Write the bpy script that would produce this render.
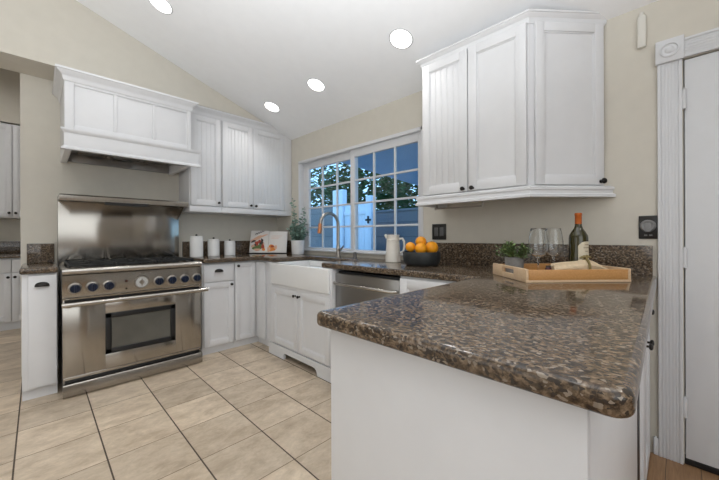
import bpy, bmesh, math, random
from mathutils import Matrix, Vector, Euler

for o in list(bpy.data.objects):
    bpy.data.objects.remove(o)
C = bpy.context.scene.collection
S = bpy.context.scene
PI = math.pi
random.seed(7)

# ------------------------------------------------------------------ camera
cd = bpy.data.cameras.new('camera')
cam = bpy.data.objects.new('camera', cd)
C.objects.link(cam)
cd.sensor_width = 36.0
cd.lens = 320.97 / 719 * 36.0
cd.shift_x = -0.35 / 719
cd.shift_y = -4.32 / 719
cd.clip_start = 0.02
cam.location = (-2.2439, -3.7676, 1.1278)
yaw = math.radians(44.823)
fwd = Vector((math.cos(yaw), math.sin(yaw), 0))
cam.rotation_mode = 'QUATERNION'
q = fwd.to_track_quat('-Z', 'Y')
cam.rotation_quaternion = q @ Euler((0, 0, math.radians(-0.215))).to_quaternion()
S.camera = cam

# ------------------------------------------------------------------ view, world, lights
S.view_settings.view_transform = 'Standard'
S.view_settings.look = 'None'
S.view_settings.exposure = 0.0
S.view_settings.gamma = 1.0
S.view_settings.use_curve_mapping = False

w = bpy.data.worlds.new('dusk_sky')
S.world = w
w.use_nodes = True
nt = w.node_tree
nt.nodes.clear()
wo = nt.nodes.new('ShaderNodeOutputWorld')
bg = nt.nodes.new('ShaderNodeBackground')
tc = nt.nodes.new('ShaderNodeTexCoord')
sx = nt.nodes.new('ShaderNodeSeparateXYZ')
rp = nt.nodes.new('ShaderNodeValToRGB')
rp.color_ramp.elements[0].position = 0.0
rp.color_ramp.elements[0].color = (0.42, 0.74, 1.0, 1)
rp.color_ramp.elements[1].position = 0.7
rp.color_ramp.elements[1].color = (0.12, 0.34, 0.80, 1)
nt.links.new(tc.outputs['Generated'], sx.inputs[0])
nt.links.new(sx.outputs['Z'], rp.inputs[0])
nt.links.new(rp.outputs[0], bg.inputs[0])
bg.inputs[1].default_value = 2.5
nt.links.new(bg.outputs[0], wo.inputs[0])


def area(name, loc, target, sx_, sy_, power, col, shape='RECTANGLE'):
    l = bpy.data.lights.new(name, 'AREA')
    l.shape = shape
    l.size = sx_
    l.size_y = sy_
    l.energy = power
    l.color = col
    o = bpy.data.objects.new(name, l)
    C.objects.link(o)
    o.location = loc
    o.rotation_euler = (Vector(target) - Vector(loc)).to_track_quat('-Z', 'Y').to_euler()
    return o


# unseen fill lamps added behind and left of the camera as stand-in daylight
area('rear_fill', (-3.7, -6.0, 2.1), (-1.2, -2.2, 1.5), 3.6, 2.6, 60, (0.90, 0.955, 1.0))
area('side_fill', (-4.9, -1.9, 1.25), (-1.0, -1.9, 1.05), 2.4, 2.2, 17, (0.90, 0.955, 1.0))
# unseen upward fill lamp added to brighten the ceiling like a bounced flash
area('ceiling_fill', (-2.5, -3.3, 1.75), (-2.3, -3.0, 3.4), 1.8, 1.8, 61, (0.92, 0.965, 1.0)).data.spread = math.radians(160)
CAN_POWER = 1.7
CAN_COL = (1.0, 0.985, 0.965)


# ------------------------------------------------------------------ materials
def nodes_of(m):
    return m.node_tree.nodes, m.node_tree.links


def mat(name, col, rough=0.5, metal=0.0, spec=0.5, var=0.04, scale=12.0, bump=0.0, bscale=60.0, coat=0.0, trans=0.0, ior=1.45):
    m = bpy.data.materials.new(name)
    m.use_nodes = True
    N, Lk = nodes_of(m)
    b = N['Principled BSDF']
    b.inputs['Roughness'].default_value = rough
    b.inputs['Metallic'].default_value = metal
    b.inputs['Specular IOR Level'].default_value = spec
    b.inputs['Coat Weight'].default_value = coat
    b.inputs['Coat Roughness'].default_value = 0.05
    b.inputs['Transmission Weight'].default_value = trans
    b.inputs['IOR'].default_value = ior
    t = N.new('ShaderNodeTexCoord')
    n = N.new('ShaderNodeTexNoise')
    n.inputs['Scale'].default_value = scale
    n.inputs['Detail'].default_value = 3
    Lk.new(t.outputs['Object'], n.inputs['Vector'])
    r = N.new('ShaderNodeValToRGB')
    r.color_ramp.elements[0].position = 0.3
    r.color_ramp.elements[1].position = 0.7
    r.color_ramp.elements[0].color = tuple(c * (1 - var) for c in col) + (1,)
    r.color_ramp.elements[1].color = tuple(min(1, c * (1 + var)) for c in col) + (1,)
    Lk.new(n.outputs['Fac'], r.inputs[0])
    Lk.new(r.outputs[0], b.inputs['Base Color'])
    if bump > 0:
        n2 = N.new('ShaderNodeTexNoise')
        n2.inputs['Scale'].default_value = bscale
        n2.inputs['Detail'].default_value = 4
        Lk.new(t.outputs['Object'], n2.inputs['Vector'])
        bp = N.new('ShaderNodeBump')
        bp.inputs['Strength'].default_value = bump
        bp.inputs['Distance'].default_value = 0.004
        Lk.new(n2.outputs['Fac'], bp.inputs['Height'])
        Lk.new(bp.outputs[0], b.inputs['Normal'])
    return m


M = {}
M['paint'] = mat('white_cabinet_paint', (0.70, 0.70, 0.712), 0.38, var=0.012)
M['trim'] = mat('white_trim_paint', (0.66, 0.665, 0.68), 0.42, var=0.012)
M['wall'] = mat('greige_wall_paint', (0.61, 0.575, 0.505), 0.75, spec=0.25, var=0.02, bump=0.05, bscale=180)
M['ceil'] = mat('white_ceiling_paint', (0.90, 0.905, 0.915), 0.85, spec=0.2, var=0.01, bump=0.08, bscale=120)
M['dark_metal'] = mat('oil_rubbed_bronze', (0.022, 0.019, 0.017), 0.38, 0.6)
M['iron'] = mat('black_cast_iron', (0.018, 0.018, 0.018), 0.55, 0.2, bump=0.15, bscale=300)
M['black'] = mat('black_enamel_gap_shade', (0.012, 0.012, 0.013), 0.4)  # black parts, and the painted shade of the peninsula panel gap
M['porcelain'] = mat('white_fireclay', (0.80, 0.80, 0.795), 0.14, spec=0.5, var=0.008)
M['ceramic'] = mat('white_ceramic', (0.78, 0.775, 0.76), 0.25, var=0.02)
M['cream_ceramic'] = mat('cream_pitcher_glaze', (0.74, 0.70, 0.63), 0.25, var=0.03)
M['blue_knob'] = mat('dark_blue_knob_plastic', (0.004, 0.010, 0.030), 0.35)
M['bowl'] = mat('charcoal_stoneware', (0.028, 0.031, 0.032), 0.5, var=0.2, scale=30)
M['orange'] = mat('orange_peel', (0.92, 0.36, 0.012), 0.42, var=0.1, scale=20, bump=0.3, bscale=220)
M['nickel'] = mat('brushed_nickel', (0.36, 0.33, 0.295), 0.30, 1.0)
M['copper'] = mat('warm_copper_finish', (0.55, 0.22, 0.10), 0.35, 0.8)
M['leaf_blue'] = mat('eucalyptus_leaf', (0.20, 0.31, 0.25), 0.5, var=0.35, scale=25)
M['leaf_green'] = mat('succulent_leaf', (0.13, 0.20, 0.065), 0.5, var=0.4, scale=40)
M['stem'] = mat('plant_stem', (0.12, 0.11, 0.06), 0.7)
M['soil'] = mat('potting_soil', (0.035, 0.025, 0.018), 0.95, var=0.4, scale=90)
M['pot_grey'] = mat('grey_concrete_pot', (0.22, 0.21, 0.20), 0.8, var=0.12, scale=60)
M['pot_white'] = mat('white_planter', (0.66, 0.65, 0.645), 0.6, var=0.03)
M['cloth'] = mat('oatmeal_linen', (0.62, 0.49, 0.33), 0.9, spec=0.1, var=0.12, scale=35, bump=0.4, bscale=150)
M['cloth_band'] = mat('olive_twine', (0.22, 0.17, 0.07), 0.9, var=0.2, scale=120)
M['maroon'] = mat('dark_red_glass', (0.06, 0.008, 0.012), 0.2)
M['foil'] = mat('orange_foil', (0.50, 0.12, 0.02), 0.32, 0.35)
M['label'] = mat('cream_paper_label', (0.66, 0.59, 0.45), 0.8, var=0.03)
M['ink'] = mat('brown_label_ink', (0.22, 0.16, 0.09), 0.8)
M['ink_grey'] = mat('grey_printed_text', (0.30, 0.29, 0.28), 0.8)
M['paper'] = mat('white_page_paper', (0.72, 0.69, 0.66), 0.8, var=0.02)
M['bottle'] = mat('olive_green_bottle_glass', (0.035, 0.030, 0.007), 0.06, spec=0.7)
M['plate'] = mat('black_outlet_plate', (0.015, 0.014, 0.013), 0.3)
M['plate_grey'] = mat('dark_grey_receptacle', (0.10, 0.10, 0.10), 0.4)
M['grey_plastic'] = mat('grey_plastic', (0.22, 0.22, 0.22), 0.35)
M['offwhite'] = mat('offwhite_plastic', (0.66, 0.64, 0.585), 0.45, var=0.01)
M['gate'] = mat('white_gate_paint', (0.80, 0.82, 0.84), 0.7, var=0.03)
M['patio'] = mat('dusk_tinted_white_patio', (0.52, 0.70, 0.90), 0.8, var=0.03, scale=3)  # white paint with the blue dusk light put into its colour
M['fruit_red'] = mat('printed_red', (0.42, 0.07, 0.04), 0.7)
M['fruit_green'] = mat('printed_green', (0.13, 0.19, 0.06), 0.7)
M['fruit_orange'] = mat('printed_orange', (0.75, 0.27, 0.06), 0.7)
M['fruit_pink'] = mat('printed_peach', (0.70, 0.43, 0.30), 0.7)
M['fruit_dark'] = mat('printed_dark', (0.06, 0.045, 0.04), 0.7)


def steel(name, col, rough, axis):
    m = bpy.data.materials.new(name)
    m.use_nodes = True
    N, Lk = nodes_of(m)
    b = N['Principled BSDF']
    b.inputs['Metallic'].default_value = 1.0
    b.inputs['Anisotropic'].default_value = 0.85
    b.inputs['Anisotropic Rotation'].default_value = 0.25
    tg = N.new('ShaderNodeCombineXYZ')
    tg.inputs[axis].default_value = 1.0
    Lk.new(tg.outputs[0], b.inputs['Tangent'])
    t = N.new('ShaderNodeTexCoord')
    mp = N.new('ShaderNodeMapping')
    sc = [300, 300, 300]
    sc[axis] = 3.0
    mp.inputs['Scale'].default_value = sc
    n = N.new('ShaderNodeTexNoise')
    n.inputs['Scale'].default_value = 1.0
    n.inputs['Detail'].default_value = 2
    Lk.new(t.outputs['Object'], mp.inputs[0])
    Lk.new(mp.outputs[0], n.inputs['Vector'])
    mr = N.new('ShaderNodeMapRange')
    mr.inputs[3].default_value = rough * 0.94
    mr.inputs[4].default_value = rough * 1.06
    Lk.new(n.outputs['Fac'], mr.inputs[0])
    Lk.new(mr.outputs[0], b.inputs['Roughness'])
    mc = N.new('ShaderNodeMix')
    mc.data_type = 'RGBA'
    mc.inputs[6].default_value = (*[c * 0.96 for c in col], 1)
    mc.inputs[7].default_value = (*[c * 1.04 for c in col], 1)
    Lk.new(n.outputs['Fac'], mc.inputs[0])
    Lk.new(mc.outputs[2], b.inputs['Base Color'])
    n2 = N.new('ShaderNodeTexNoise')
    n2.inputs['Scale'].default_value = 5.0
    n2.inputs['Detail'].default_value = 0.5
    Lk.new(t.outputs['Object'], n2.inputs['Vector'])
    bp = N.new('ShaderNodeBump')
    bp.inputs['Strength'].default_value = 0.16
    bp.inputs['Distance'].default_value = 0.02
    Lk.new(n2.outputs['Fac'], bp.inputs['Height'])
    Lk.new(bp.outputs[0], b.inputs['Normal'])
    return m


M['steel'] = steel('brushed_stainless', (0.385, 0.36, 0.325), 0.17, 0)
M['steel_plain'] = mat('polished_stainless', (0.46, 0.435, 0.40), 0.26, 1.0, var=0.02)
M['steel_dark'] = steel('dishwasher_stainless', (0.36, 0.35, 0.34), 0.33, 1)


def make_granite():
    m = bpy.data.materials.new('brown_speckled_granite')
    m.use_nodes = True
    N, Lk = nodes_of(m)
    b = N['Principled BSDF']
    b.inputs['Roughness'].default_value = 0.09
    b.inputs['Specular IOR Level'].default_value = 0.42
    t = N.new('ShaderNodeTexCoord')
    mp = N.new('ShaderNodeMapping')
    mp.inputs['Rotation'].default_value = (0, 0, math.radians(45))
    mp.inputs['Scale'].default_value = (1.0, 0.75, 1.0)
    Lk.new(t.outputs['Object'], mp.inputs[0])
    nw = N.new('ShaderNodeTexNoise')
    nw.inputs['Scale'].default_value = 22
    nw.inputs['Detail'].default_value = 5
    Lk.new(mp.outputs[0], nw.inputs['Vector'])
    mx = N.new('ShaderNodeMix')
    mx.data_type = 'VECTOR'
    mx.inputs[0].default_value = 0.025
    Lk.new(mp.outputs[0], mx.inputs[4])
    Lk.new(nw.outputs['Color'], mx.inputs[5])
    n1 = N.new('ShaderNodeTexNoise')
    n1.inputs['Scale'].default_value = 100
    n1.inputs['Detail'].default_value = 6
    n1.inputs['Roughness'].default_value = 0.62
    Lk.new(mx.outputs[1], n1.inputs['Vector'])
    r1 = N.new('ShaderNodeValToRGB')
    cr = r1.color_ramp
    cr.elements[0].position = 0.34
    cr.elements[0].color = (0.022, 0.017, 0.014, 1)
    cr.elements[1].position = 0.74
    cr.elements[1].color = (0.31, 0.235, 0.16, 1)
    for p, c in ((0.42, (0.052, 0.036, 0.024)), (0.50, (0.108, 0.074, 0.047)), (0.58, (0.172, 0.122, 0.080))):
        e = cr.elements.new(p)
        e.color = (*c, 1)
    Lk.new(n1.outputs['Fac'], r1.inputs[0])
    v = N.new('ShaderNodeTexVoronoi')
    v.inputs['Scale'].default_value = 195
    Lk.new(mx.outputs[1], v.inputs['Vector'])
    r2 = N.new('ShaderNodeValToRGB')
    r2.color_ramp.elements[0].position = 0.20
    r2.color_ramp.elements[0].color = (0, 0, 0, 1)
    r2.color_ramp.elements[1].position = 0.27
    r2.color_ramp.elements[1].color = (1, 1, 1, 1)
    sp = N.new('ShaderNodeSeparateColor')
    Lk.new(v.outputs['Color'], sp.inputs[0])
    Lk.new(sp.outputs[0], r2.inputs[0])
    mix = N.new('ShaderNodeMix')
    mix.data_type = 'RGBA'
    mix.blend_type = 'MIX'
    Lk.new(r2.outputs[0], mix.inputs[0])
    mix.inputs[6].default_value = (0.042, 0.034, 0.028, 1)
    Lk.new(r1.outputs[0], mix.inputs[7])
    r3 = N.new('ShaderNodeValToRGB')
    r3.color_ramp.elements[0].position = 0.90
    r3.color_ramp.elements[0].color = (0, 0, 0, 1)
    r3.color_ramp.elements[1].position = 0.95
    r3.color_ramp.elements[1].color = (1, 1, 1, 1)
    Lk.new(sp.outputs[1], r3.inputs[0])
    mix2 = N.new('ShaderNodeMix')
    mix2.data_type = 'RGBA'
    Lk.new(r3.outputs[0], mix2.inputs[0])
    Lk.new(mix.outputs[2], mix2.inputs[6])
    mix2.inputs[7].default_value = (0.25, 0.205, 0.16, 1)
    Lk.new(mix2.outputs[2], b.inputs['Base Color'])
    return m


M['granite'] = make_granite()


def make_tile():
    m = bpy.data.materials.new('beige_stone_floor_tile')
    m.use_nodes = True
    N, Lk = nodes_of(m)
    b = N['Principled BSDF']
    b.inputs['Roughness'].default_value = 0.36
    t = N.new('ShaderNodeTexCoord')
    s = N.new('ShaderNodeSeparateXYZ')
    Lk.new(t.outputs['Object'], s.inputs[0])

    def math_(op, a, b_=None, c=None):
        n = N.new('ShaderNodeMath')
        n.operation = op
        for i, val in enumerate((a, b_, c)):
            if val is None:
                continue
            if isinstance(val, (int, float)):
                n.inputs[i].default_value = val
            else:
                Lk.new(val, n.inputs[i])
        return n.outputs[0]
    px = math_('DIVIDE', math_('SUBTRACT', s.outputs[0], -2.327), 0.3325)
    py = math_('DIVIDE', math_('SUBTRACT', s.outputs[1], -1.386), 0.3340)
    fx = math_('ABSOLUTE', math_('SUBTRACT', math_('FRACT', math_('ADD', px, 0.5)), 0.5))
    fy = math_('ABSOLUTE', math_('SUBTRACT', math_('FRACT', math_('ADD', py, 0.5)), 0.5))
    gx = math_('LESS_THAN', fx, 0.0105)
    gy = math_('LESS_THAN', fy, 0.0065)
    cell = N.new('ShaderNodeCombineXYZ')
    Lk.new(math_('FLOOR', px), cell.inputs[0])
    Lk.new(math_('FLOOR', py), cell.inputs[1])
    wn = N.new('ShaderNodeTexWhiteNoise')
    wn.noise_dimensions = '2D'
    Lk.new(cell.outputs[0], wn.inputs['Vector'])
    # per tile offset of the stone figure
    va = N.new('ShaderNodeVectorMath')
    va.operation = 'MULTIPLY_ADD'
    Lk.new(wn.outputs['Color'], va.inputs[0])
    va.inputs[1].default_value = (9, 9, 9)
    Lk.new(t.outputs['Object'], va.inputs[2])
    mp = N.new('ShaderNodeMapping')
    mp.inputs['Scale'].default_value = (3.0, 4.6, 1)
    Lk.new(va.outputs[0], mp.inputs[0])
    n1 = N.new('ShaderNodeTexNoise')
    n1.inputs['Scale'].default_value = 2.1
    n1.inputs['Detail'].default_value = 7
    n1.inputs['Roughness'].default_value = 0.62
    n1.inputs['Distortion'].default_value = 0.35
    Lk.new(mp.outputs[0], n1.inputs['Vector'])
    r = N.new('ShaderNodeValToRGB')
    cr = r.color_ramp
    cr.elements[0].position = 0.25
    cr.elements[0].color = (0.37, 0.285, 0.20, 1)
    cr.elements[1].position = 0.75
    cr.elements[1].color = (0.66, 0.55, 0.425, 1)
    e = cr.elements.new(0.5)
    e.color = (0.53, 0.43, 0.32, 1)
    Lk.new(n1.outputs['Fac'], r.inputs[0])
    n3 = N.new('ShaderNodeTexNoise')
    n3.inputs['Scale'].default_value = 9.0
    n3.inputs['Detail'].default_value = 8
    n3.inputs['Roughness'].default_value = 0.7
    n3.inputs['Distortion'].default_value = 0.8
    Lk.new(mp.outputs[0], n3.inputs['Vector'])
    hs = N.new('ShaderNodeHueSaturation')
    Lk.new(r.outputs[0], hs.inputs['Color'])
    fine = math_('MULTIPLY_ADD', n3.outputs['Fac'], 0.62, 0.69)
    Lk.new(math_('MULTIPLY', fine, math_('MULTIPLY_ADD', wn.outputs['Value'], 0.24, 0.88)), hs.inputs['Value'])
    m1 = N.new('ShaderNodeMix')
    m1.data_type = 'RGBA'
    Lk.new(gy, m1.inputs[0])
    Lk.new(hs.outputs[0], m1.inputs[6])
    m1.inputs[7].default_value = (0.155, 0.115, 0.08, 1)
    m2 = N.new('ShaderNodeMix')
    m2.data_type = 'RGBA'
    Lk.new(gx, m2.inputs[0])
    Lk.new(m1.outputs[2], m2.inputs[6])
    m2.inputs[7].default_value = (0.075, 0.055, 0.04, 1)
    Lk.new(m2.outputs[2], b.inputs['Base Color'])
    g = math_('MAXIMUM', gx, gy)
    Lk.new(math_('MULTIPLY_ADD', g, 0.5, 0.36), b.inputs['Roughness'])
    bp = N.new('ShaderNodeBump')
    bp.inputs['Strength'].default_value = 0.5
    bp.inputs['Distance'].default_value = 0.002
    Lk.new(math_('SUBTRACT', 1.0, g), bp.inputs['Height'])
    Lk.new(bp.outputs[0], b.inputs['Normal'])
    return m


M['tile'] = make_tile()


def make_wood(name, c0, c1, scale, stretch, rough=0.45, plank=None):
    m = bpy.data.materials.new(name)
    m.use_nodes = True
    N, Lk = nodes_of(m)
    b = N['Principled BSDF']
    b.inputs['Roughness'].default_value = rough
    t = N.new('ShaderNodeTexCoord')
    mp = N.new('ShaderNodeMapping')
    mp.inputs['Scale'].default_value = stretch
    Lk.new(t.outputs['Object'], mp.inputs[0])
    n = N.new('ShaderNodeTexNoise')
    n.inputs['Scale'].default_value = scale
    n.inputs['Detail'].default_value = 5
    n.inputs['Distortion'].default_value = 0.6
    Lk.new(mp.outputs[0], n.inputs['Vector'])
    r = N.new('ShaderNodeValToRGB')
    r.color_ramp.elements[0].position = 0.3
    r.color_ramp.elements[0].color = (*c0, 1)
    r.color_ramp.elements[1].position = 0.7
    r.color_ramp.elements[1].color = (*c1, 1)
    Lk.new(n.outputs['Fac'], r.inputs[0])
    out = r.outputs[0]
    if plank:
        bt = N.new('ShaderNodeTexBrick')
        bt.inputs['Scale'].default_value = 1
        bt.inputs['Brick Width'].default_value = 1.2
        bt.inputs['Row Height'].default_value = plank
        bt.inputs['Mortar Size'].default_value = 0.0015
        bt.inputs['Color1'].default_value = (0.8, 0.8, 0.8, 1)
        bt.inputs['Color2'].default_value = (1, 1, 1, 1)
        bt.inputs['Mortar'].default_value = (0.25, 0.25, 0.25, 1)
        Lk.new(t.outputs['Object'], bt.inputs['Vector'])
        mx = N.new('ShaderNodeMix')
        mx.data_type = 'RGBA'
        mx.blend_type = 'MULTIPLY'
        mx.inputs[0].default_value = 1
        Lk.new(out, mx.inputs[6])
        Lk.new(bt.outputs['Color'], mx.inputs[7])
        out = mx.outputs[2]
    Lk.new(out, b.inputs['Base Color'])
    return m


M['tray'] = make_wood('honey_tray_wood', (0.50, 0.24, 0.075), (0.60, 0.31, 0.11), 6, (3, 30, 30))
M['tray_end'] = make_wood('pale_tray_wood', (0.62, 0.43, 0.26), (0.70, 0.51, 0.33), 6, (30, 3, 30))
M['plank'] = make_wood('oak_floor_plank', (0.26, 0.14, 0.065), (0.40, 0.235, 0.12), 3, (3, 40, 1), plank=0.12)


def make_glass(name, tint, refl):
    m = bpy.data.materials.new(name)
    m.use_nodes = True
    N, Lk = nodes_of(m)
    N.clear()
    o = N.new('ShaderNodeOutputMaterial')
    tr = N.new('ShaderNodeBsdfTransparent')
    tr.inputs[0].default_value = (*tint, 1)
    gl = N.new('ShaderNodeBsdfGlossy')
    gl.inputs['Roughness'].default_value = 0.02
    lw = N.new('ShaderNodeLayerWeight')
    lw.inputs['Blend'].default_value = 0.5
    pw_ = N.new('ShaderNodeMath')
    pw_.operation = 'POWER'
    pw_.inputs[1].default_value = 4.0
    Lk.new(lw.outputs['Facing'], pw_.inputs[0])
    ma = N.new('ShaderNodeMath')
    ma.operation = 'MULTIPLY_ADD'
    ma.inputs[1].default_value = refl
    ma.inputs[2].default_value = 0.025
    Lk.new(pw_.outputs[0], ma.inputs[0])
    mx = N.new('ShaderNodeMixShader')
    Lk.new(ma.outputs[0], mx.inputs[0])
    Lk.new(tr.outputs[0], mx.inputs[1])
    Lk.new(gl.outputs[0], mx.inputs[2])
    Lk.new(mx.outputs[0], o.inputs[0])
    return m


M['pane'] = make_glass('window_glass', (0.95, 0.97, 0.985), 0.5)
M['crystal'] = mat('clear_wine_glass', (0.97, 0.98, 0.98), 0.0, var=0.0, trans=1.0, ior=1.45)


def make_oven_glass():
    m = mat('dark_oven_glass', (0.10, 0.098, 0.086), 0.10, spec=0.8, var=0.2, scale=3)
    return m


M['oven_glass'] = make_oven_glass()


def make_emit(name, col, strength):
    m = bpy.data.materials.new(name)
    m.use_nodes = True
    N, Lk = nodes_of(m)
    b = N['Principled BSDF']
    b.inputs['Base Color'].default_value = (0.9, 0.9, 0.9, 1)
    b.inputs['Emission Color'].default_value = (*col, 1)
    b.inputs['Emission Strength'].default_value = strength
    return m


M['lamp'] = make_emit('lit_lamp_diffuser', (1.0, 0.97, 0.93), 5.0)


def make_block():
    m = bpy.data.materials.new('grey_block_wall')
    m.use_nodes = True
    N, Lk = nodes_of(m)
    b = N['Principled BSDF']
    b.inputs['Roughness'].default_value = 0.9
    t = N.new('ShaderNodeTexCoord')
    mp = N.new('ShaderNodeMapping')
    mp.inputs['Rotation'].default_value = (PI / 2, 0, PI / 2)
    Lk.new(t.outputs['Object'], mp.inputs[0])
    bt = N.new('ShaderNodeTexBrick')
    bt.inputs['Scale'].default_value = 1
    bt.inputs['Brick Width'].default_value = 0.4
    bt.inputs['Row Height'].default_value = 0.2
    bt.inputs['Mortar Size'].default_value = 0.012
    bt.inputs['Color1'].default_value = (0.20, 0.185, 0.175, 1)
    bt.inputs['Color2'].default_value = (0.24, 0.22, 0.205, 1)
    bt.inputs['Mortar'].default_value = (0.15, 0.14, 0.13, 1)
    Lk.new(mp.outputs[0], bt.inputs['Vector'])
    Lk.new(bt.outputs['Color'], b.inputs['Base Color'])
    return m


M['block'] = make_block()
M['tree_leaf'] = mat('yard_tree_leaf', (0.055, 0.13, 0.035), 0.6, var=0.5, scale=3)
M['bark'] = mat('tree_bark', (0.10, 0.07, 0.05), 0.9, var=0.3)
M['yard'] = mat('yard_concrete', (0.28, 0.27, 0.26), 0.9, var=0.1, scale=2)


# ------------------------------------------------------------------ mesh builder
class MB:
    def __init__(self):
        self.bm = bmesh.new()

    def _join(self, tmp, mtx=None, mi=0):
        if mtx is not None:
            bmesh.ops.transform(tmp, matrix=mtx, verts=tmp.verts)
        vm = {}
        for v in tmp.verts:
            vm[v] = self.bm.verts.new(v.co)
        for f in tmp.faces:
            try:
                nf = self.bm.faces.new([vm[v] for v in f.verts])
                nf.material_index = mi
            except ValueError:
                pass
        tmp.free()

    def box(self, x0, x1, y0, y1, z0, z1, bev=0.0, mtx=None, mi=0, seg=2):
        if x0 > x1: x0, x1 = x1, x0
        if y0 > y1: y0, y1 = y1, y0
        if z0 > z1: z0, z1 = z1, z0
        t = bmesh.new()
        bmesh.ops.create_cube(t, size=1.0)
        for v in t.verts:
            v.co.x = x0 + (v.co.x + 0.5) * (x1 - x0)
            v.co.y = y0 + (v.co.y + 0.5) * (y1 - y0)
            v.co.z = z0 + (v.co.z + 0.5) * (z1 - z0)
        if bev > 0:
            bev = min(bev, 0.45 * min(x1 - x0, y1 - y0, z1 - z0))
            bmesh.ops.bevel(t, geom=list(t.edges), offset=bev, segments=seg, affect='EDGES', profile=0.5)
        self._join(t, mtx, mi)
        return self

    def cyl(self, p0, p1, r0, r1=None, n=20, mi=0, cap=True):
        return self.tube([p0, p1], [r0, r0 if r1 is None else r1], n, mi, cap)

    def tube(self, pts, rad, n=12, mi=0, cap=True, mtx=None):
        pts = [Vector(p) for p in pts]
        if isinstance(rad, (int, float)):
            rad = [rad] * len(pts)
        t = bmesh.new()
        rings = []
        prev = None
        for i, p in enumerate(pts):
            if i == 0: d = pts[1] - pts[0]
            elif i == len(pts) - 1: d = pts[-1] - pts[-2]
            else: d = (pts[i + 1] - pts[i]).normalized() + (pts[i] - pts[i - 1]).normalized()
            d.normalize()
            if prev is None:
                a = Vector((0, 0, 1)) if abs(d.z) < 0.9 else Vector((1, 0, 0))
                u = d.cross(a).normalized()
            else:
                u = (prev - d * prev.dot(d)).normalized()
            prev = u
            v_ = d.cross(u)
            rings.append([t.verts.new(p + (u * math.cos(2 * PI * k / n) + v_ * math.sin(2 * PI * k / n)) * rad[i]) for k in range(n)])
        for a, b in zip(rings, rings[1:]):
            for k in range(n):
                t.faces.new([a[k], a[(k + 1) % n], b[(k + 1) % n], b[k]])
        if cap:
            t.faces.new(list(reversed(rings[0])))
            t.faces.new(rings[-1])
        self._join(t, mtx, mi)
        return self

    def lathe(self, prof, c=(0, 0, 0), n=32, mi=0, mtx=None, closed=False):
        t = bmesh.new()
        rings = []
        for r, z in prof:
            if r < 1e-6:
                rings.append([t.verts.new((c[0], c[1], c[2] + z))])
            else:
                rings.append([t.verts.new((c[0] + r * math.cos(2 * PI * k / n), c[1] + r * math.sin(2 * PI * k / n), c[2] + z)) for k in range(n)])
        prs = list(zip(rings, rings[1:]))
        if closed:
            prs.append((rings[-1], rings[0]))
        for a, b in prs:
            for k in range(n):
                k2 = (k + 1) % n
                if len(a) == 1 and len(b) == 1: continue
                if len(a) == 1: t.faces.new([a[0], b[k2], b[k]])
                elif len(b) == 1: t.faces.new([a[k], a[k2], b[0]])
                else: t.faces.new([a[k], a[k2], b[k2], b[k]])
        self._join(t, mtx, mi)
        return self

    def prism(self, poly, z0, z1, bev=0.0, mtx=None, mi=0, seg=3, skip=None):
        t = bmesh.new()
        lo = [t.verts.new((x, y, z0)) for x, y in poly]
        hi = [t.verts.new((x, y, z1)) for x, y in poly]
        t.faces.new(list(reversed(lo)))
        t.faces.new(hi)
        n = len(poly)
        for k in range(n):
            t.faces.new([lo[k], lo[(k + 1) % n], hi[(k + 1) % n], hi[k]])
        bmesh.ops.recalc_face_normals(t, faces=t.faces)
        if bev > 0:
            es = []
            for e in t.edges:
                a, b = e.verts
                if abs(a.co.z - b.co.z) < 1e-6 and not (skip and skip(a.co, b.co)):
                    es.append(e)
            bmesh.ops.bevel(t, geom=es, offset=bev, segments=seg, affect='EDGES', profile=0.5)
        self._join(t, mtx, mi)
        return self

    def sweep(self, prof, path, closed=False, mi=0):
        """prof: list of (out, z); path: list of (x, y, nx, ny) with mitred outward normals."""
        t = bmesh.new()
        rows = [[t.verts.new((x + nx * o, y + ny * o, z)) for o, z in prof] for x, y, nx, ny in path]
        m_ = len(prof)
        for a, b in zip(rows, rows[1:]):
            for k in range(m_):
                t.faces.new([a[k], b[k], b[(k + 1) % m_], a[(k + 1) % m_]])
        t.faces.new(rows[0])
        t.faces.new(list(reversed(rows[-1])))
        self._join(t, None, mi)
        return self

    def under_ceiling(self):
        g = list(self.bm.verts) + list(self.bm.edges) + list(self.bm.faces)
        bmesh.ops.bisect_plane(self.bm, geom=g, plane_co=(0, 0, 2.3246 - .0015), plane_no=(0.347, 0, 1), clear_outer=True)
        return self

    def sphere(self, c, r, sc=(1, 1, 1), u=20, v=12, mi=0):
        t = bmesh.new()
        bmesh.ops.create_uvsphere(t, u_segments=u, v_segments=v, radius=r)
        for vv in t.verts:
            vv.co = Vector((vv.co.x * sc[0] + c[0], vv.co.y * sc[1] + c[1], vv.co.z * sc[2] + c[2]))
        self._join(t, None, mi)
        return self

    def quad(self, pts, mi=0):
        f = self.bm.faces.new([self.bm.verts.new(Vector(p)) for p in pts])
        f.material_index = mi
        return self

    def build(self, name, m, parent=None, base=None, smooth=True):
        """vertices are in world space; they become local to the thing's base."""
        off = Vector((0, 0, 0))
        root = parent
        while root is not None and root.parent is not None:
            root = root.parent
        if root is not None:
            off = root.location
        elif base is not None:
            off = Vector(base)
        for v in self.bm.verts:
            v.co -= off
        bmesh.ops.recalc_face_normals(self.bm, faces=self.bm.faces)
        me = bpy.data.meshes.new(name)
        self.bm.to_mesh(me)
        self.bm.free()
        for mm in (m if isinstance(m, (list, tuple)) else [m]):
            me.materials.append(mm)
        if smooth:
            for p in me.polygons: p.use_smooth = True
            me.set_sharp_from_angle(angle=math.radians(38))
        o = bpy.data.objects.new(name, me)
        C.objects.link(o)
        if parent is not None:
            o.parent = parent
        elif base is not None:
            o.location = base
        return o


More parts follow.
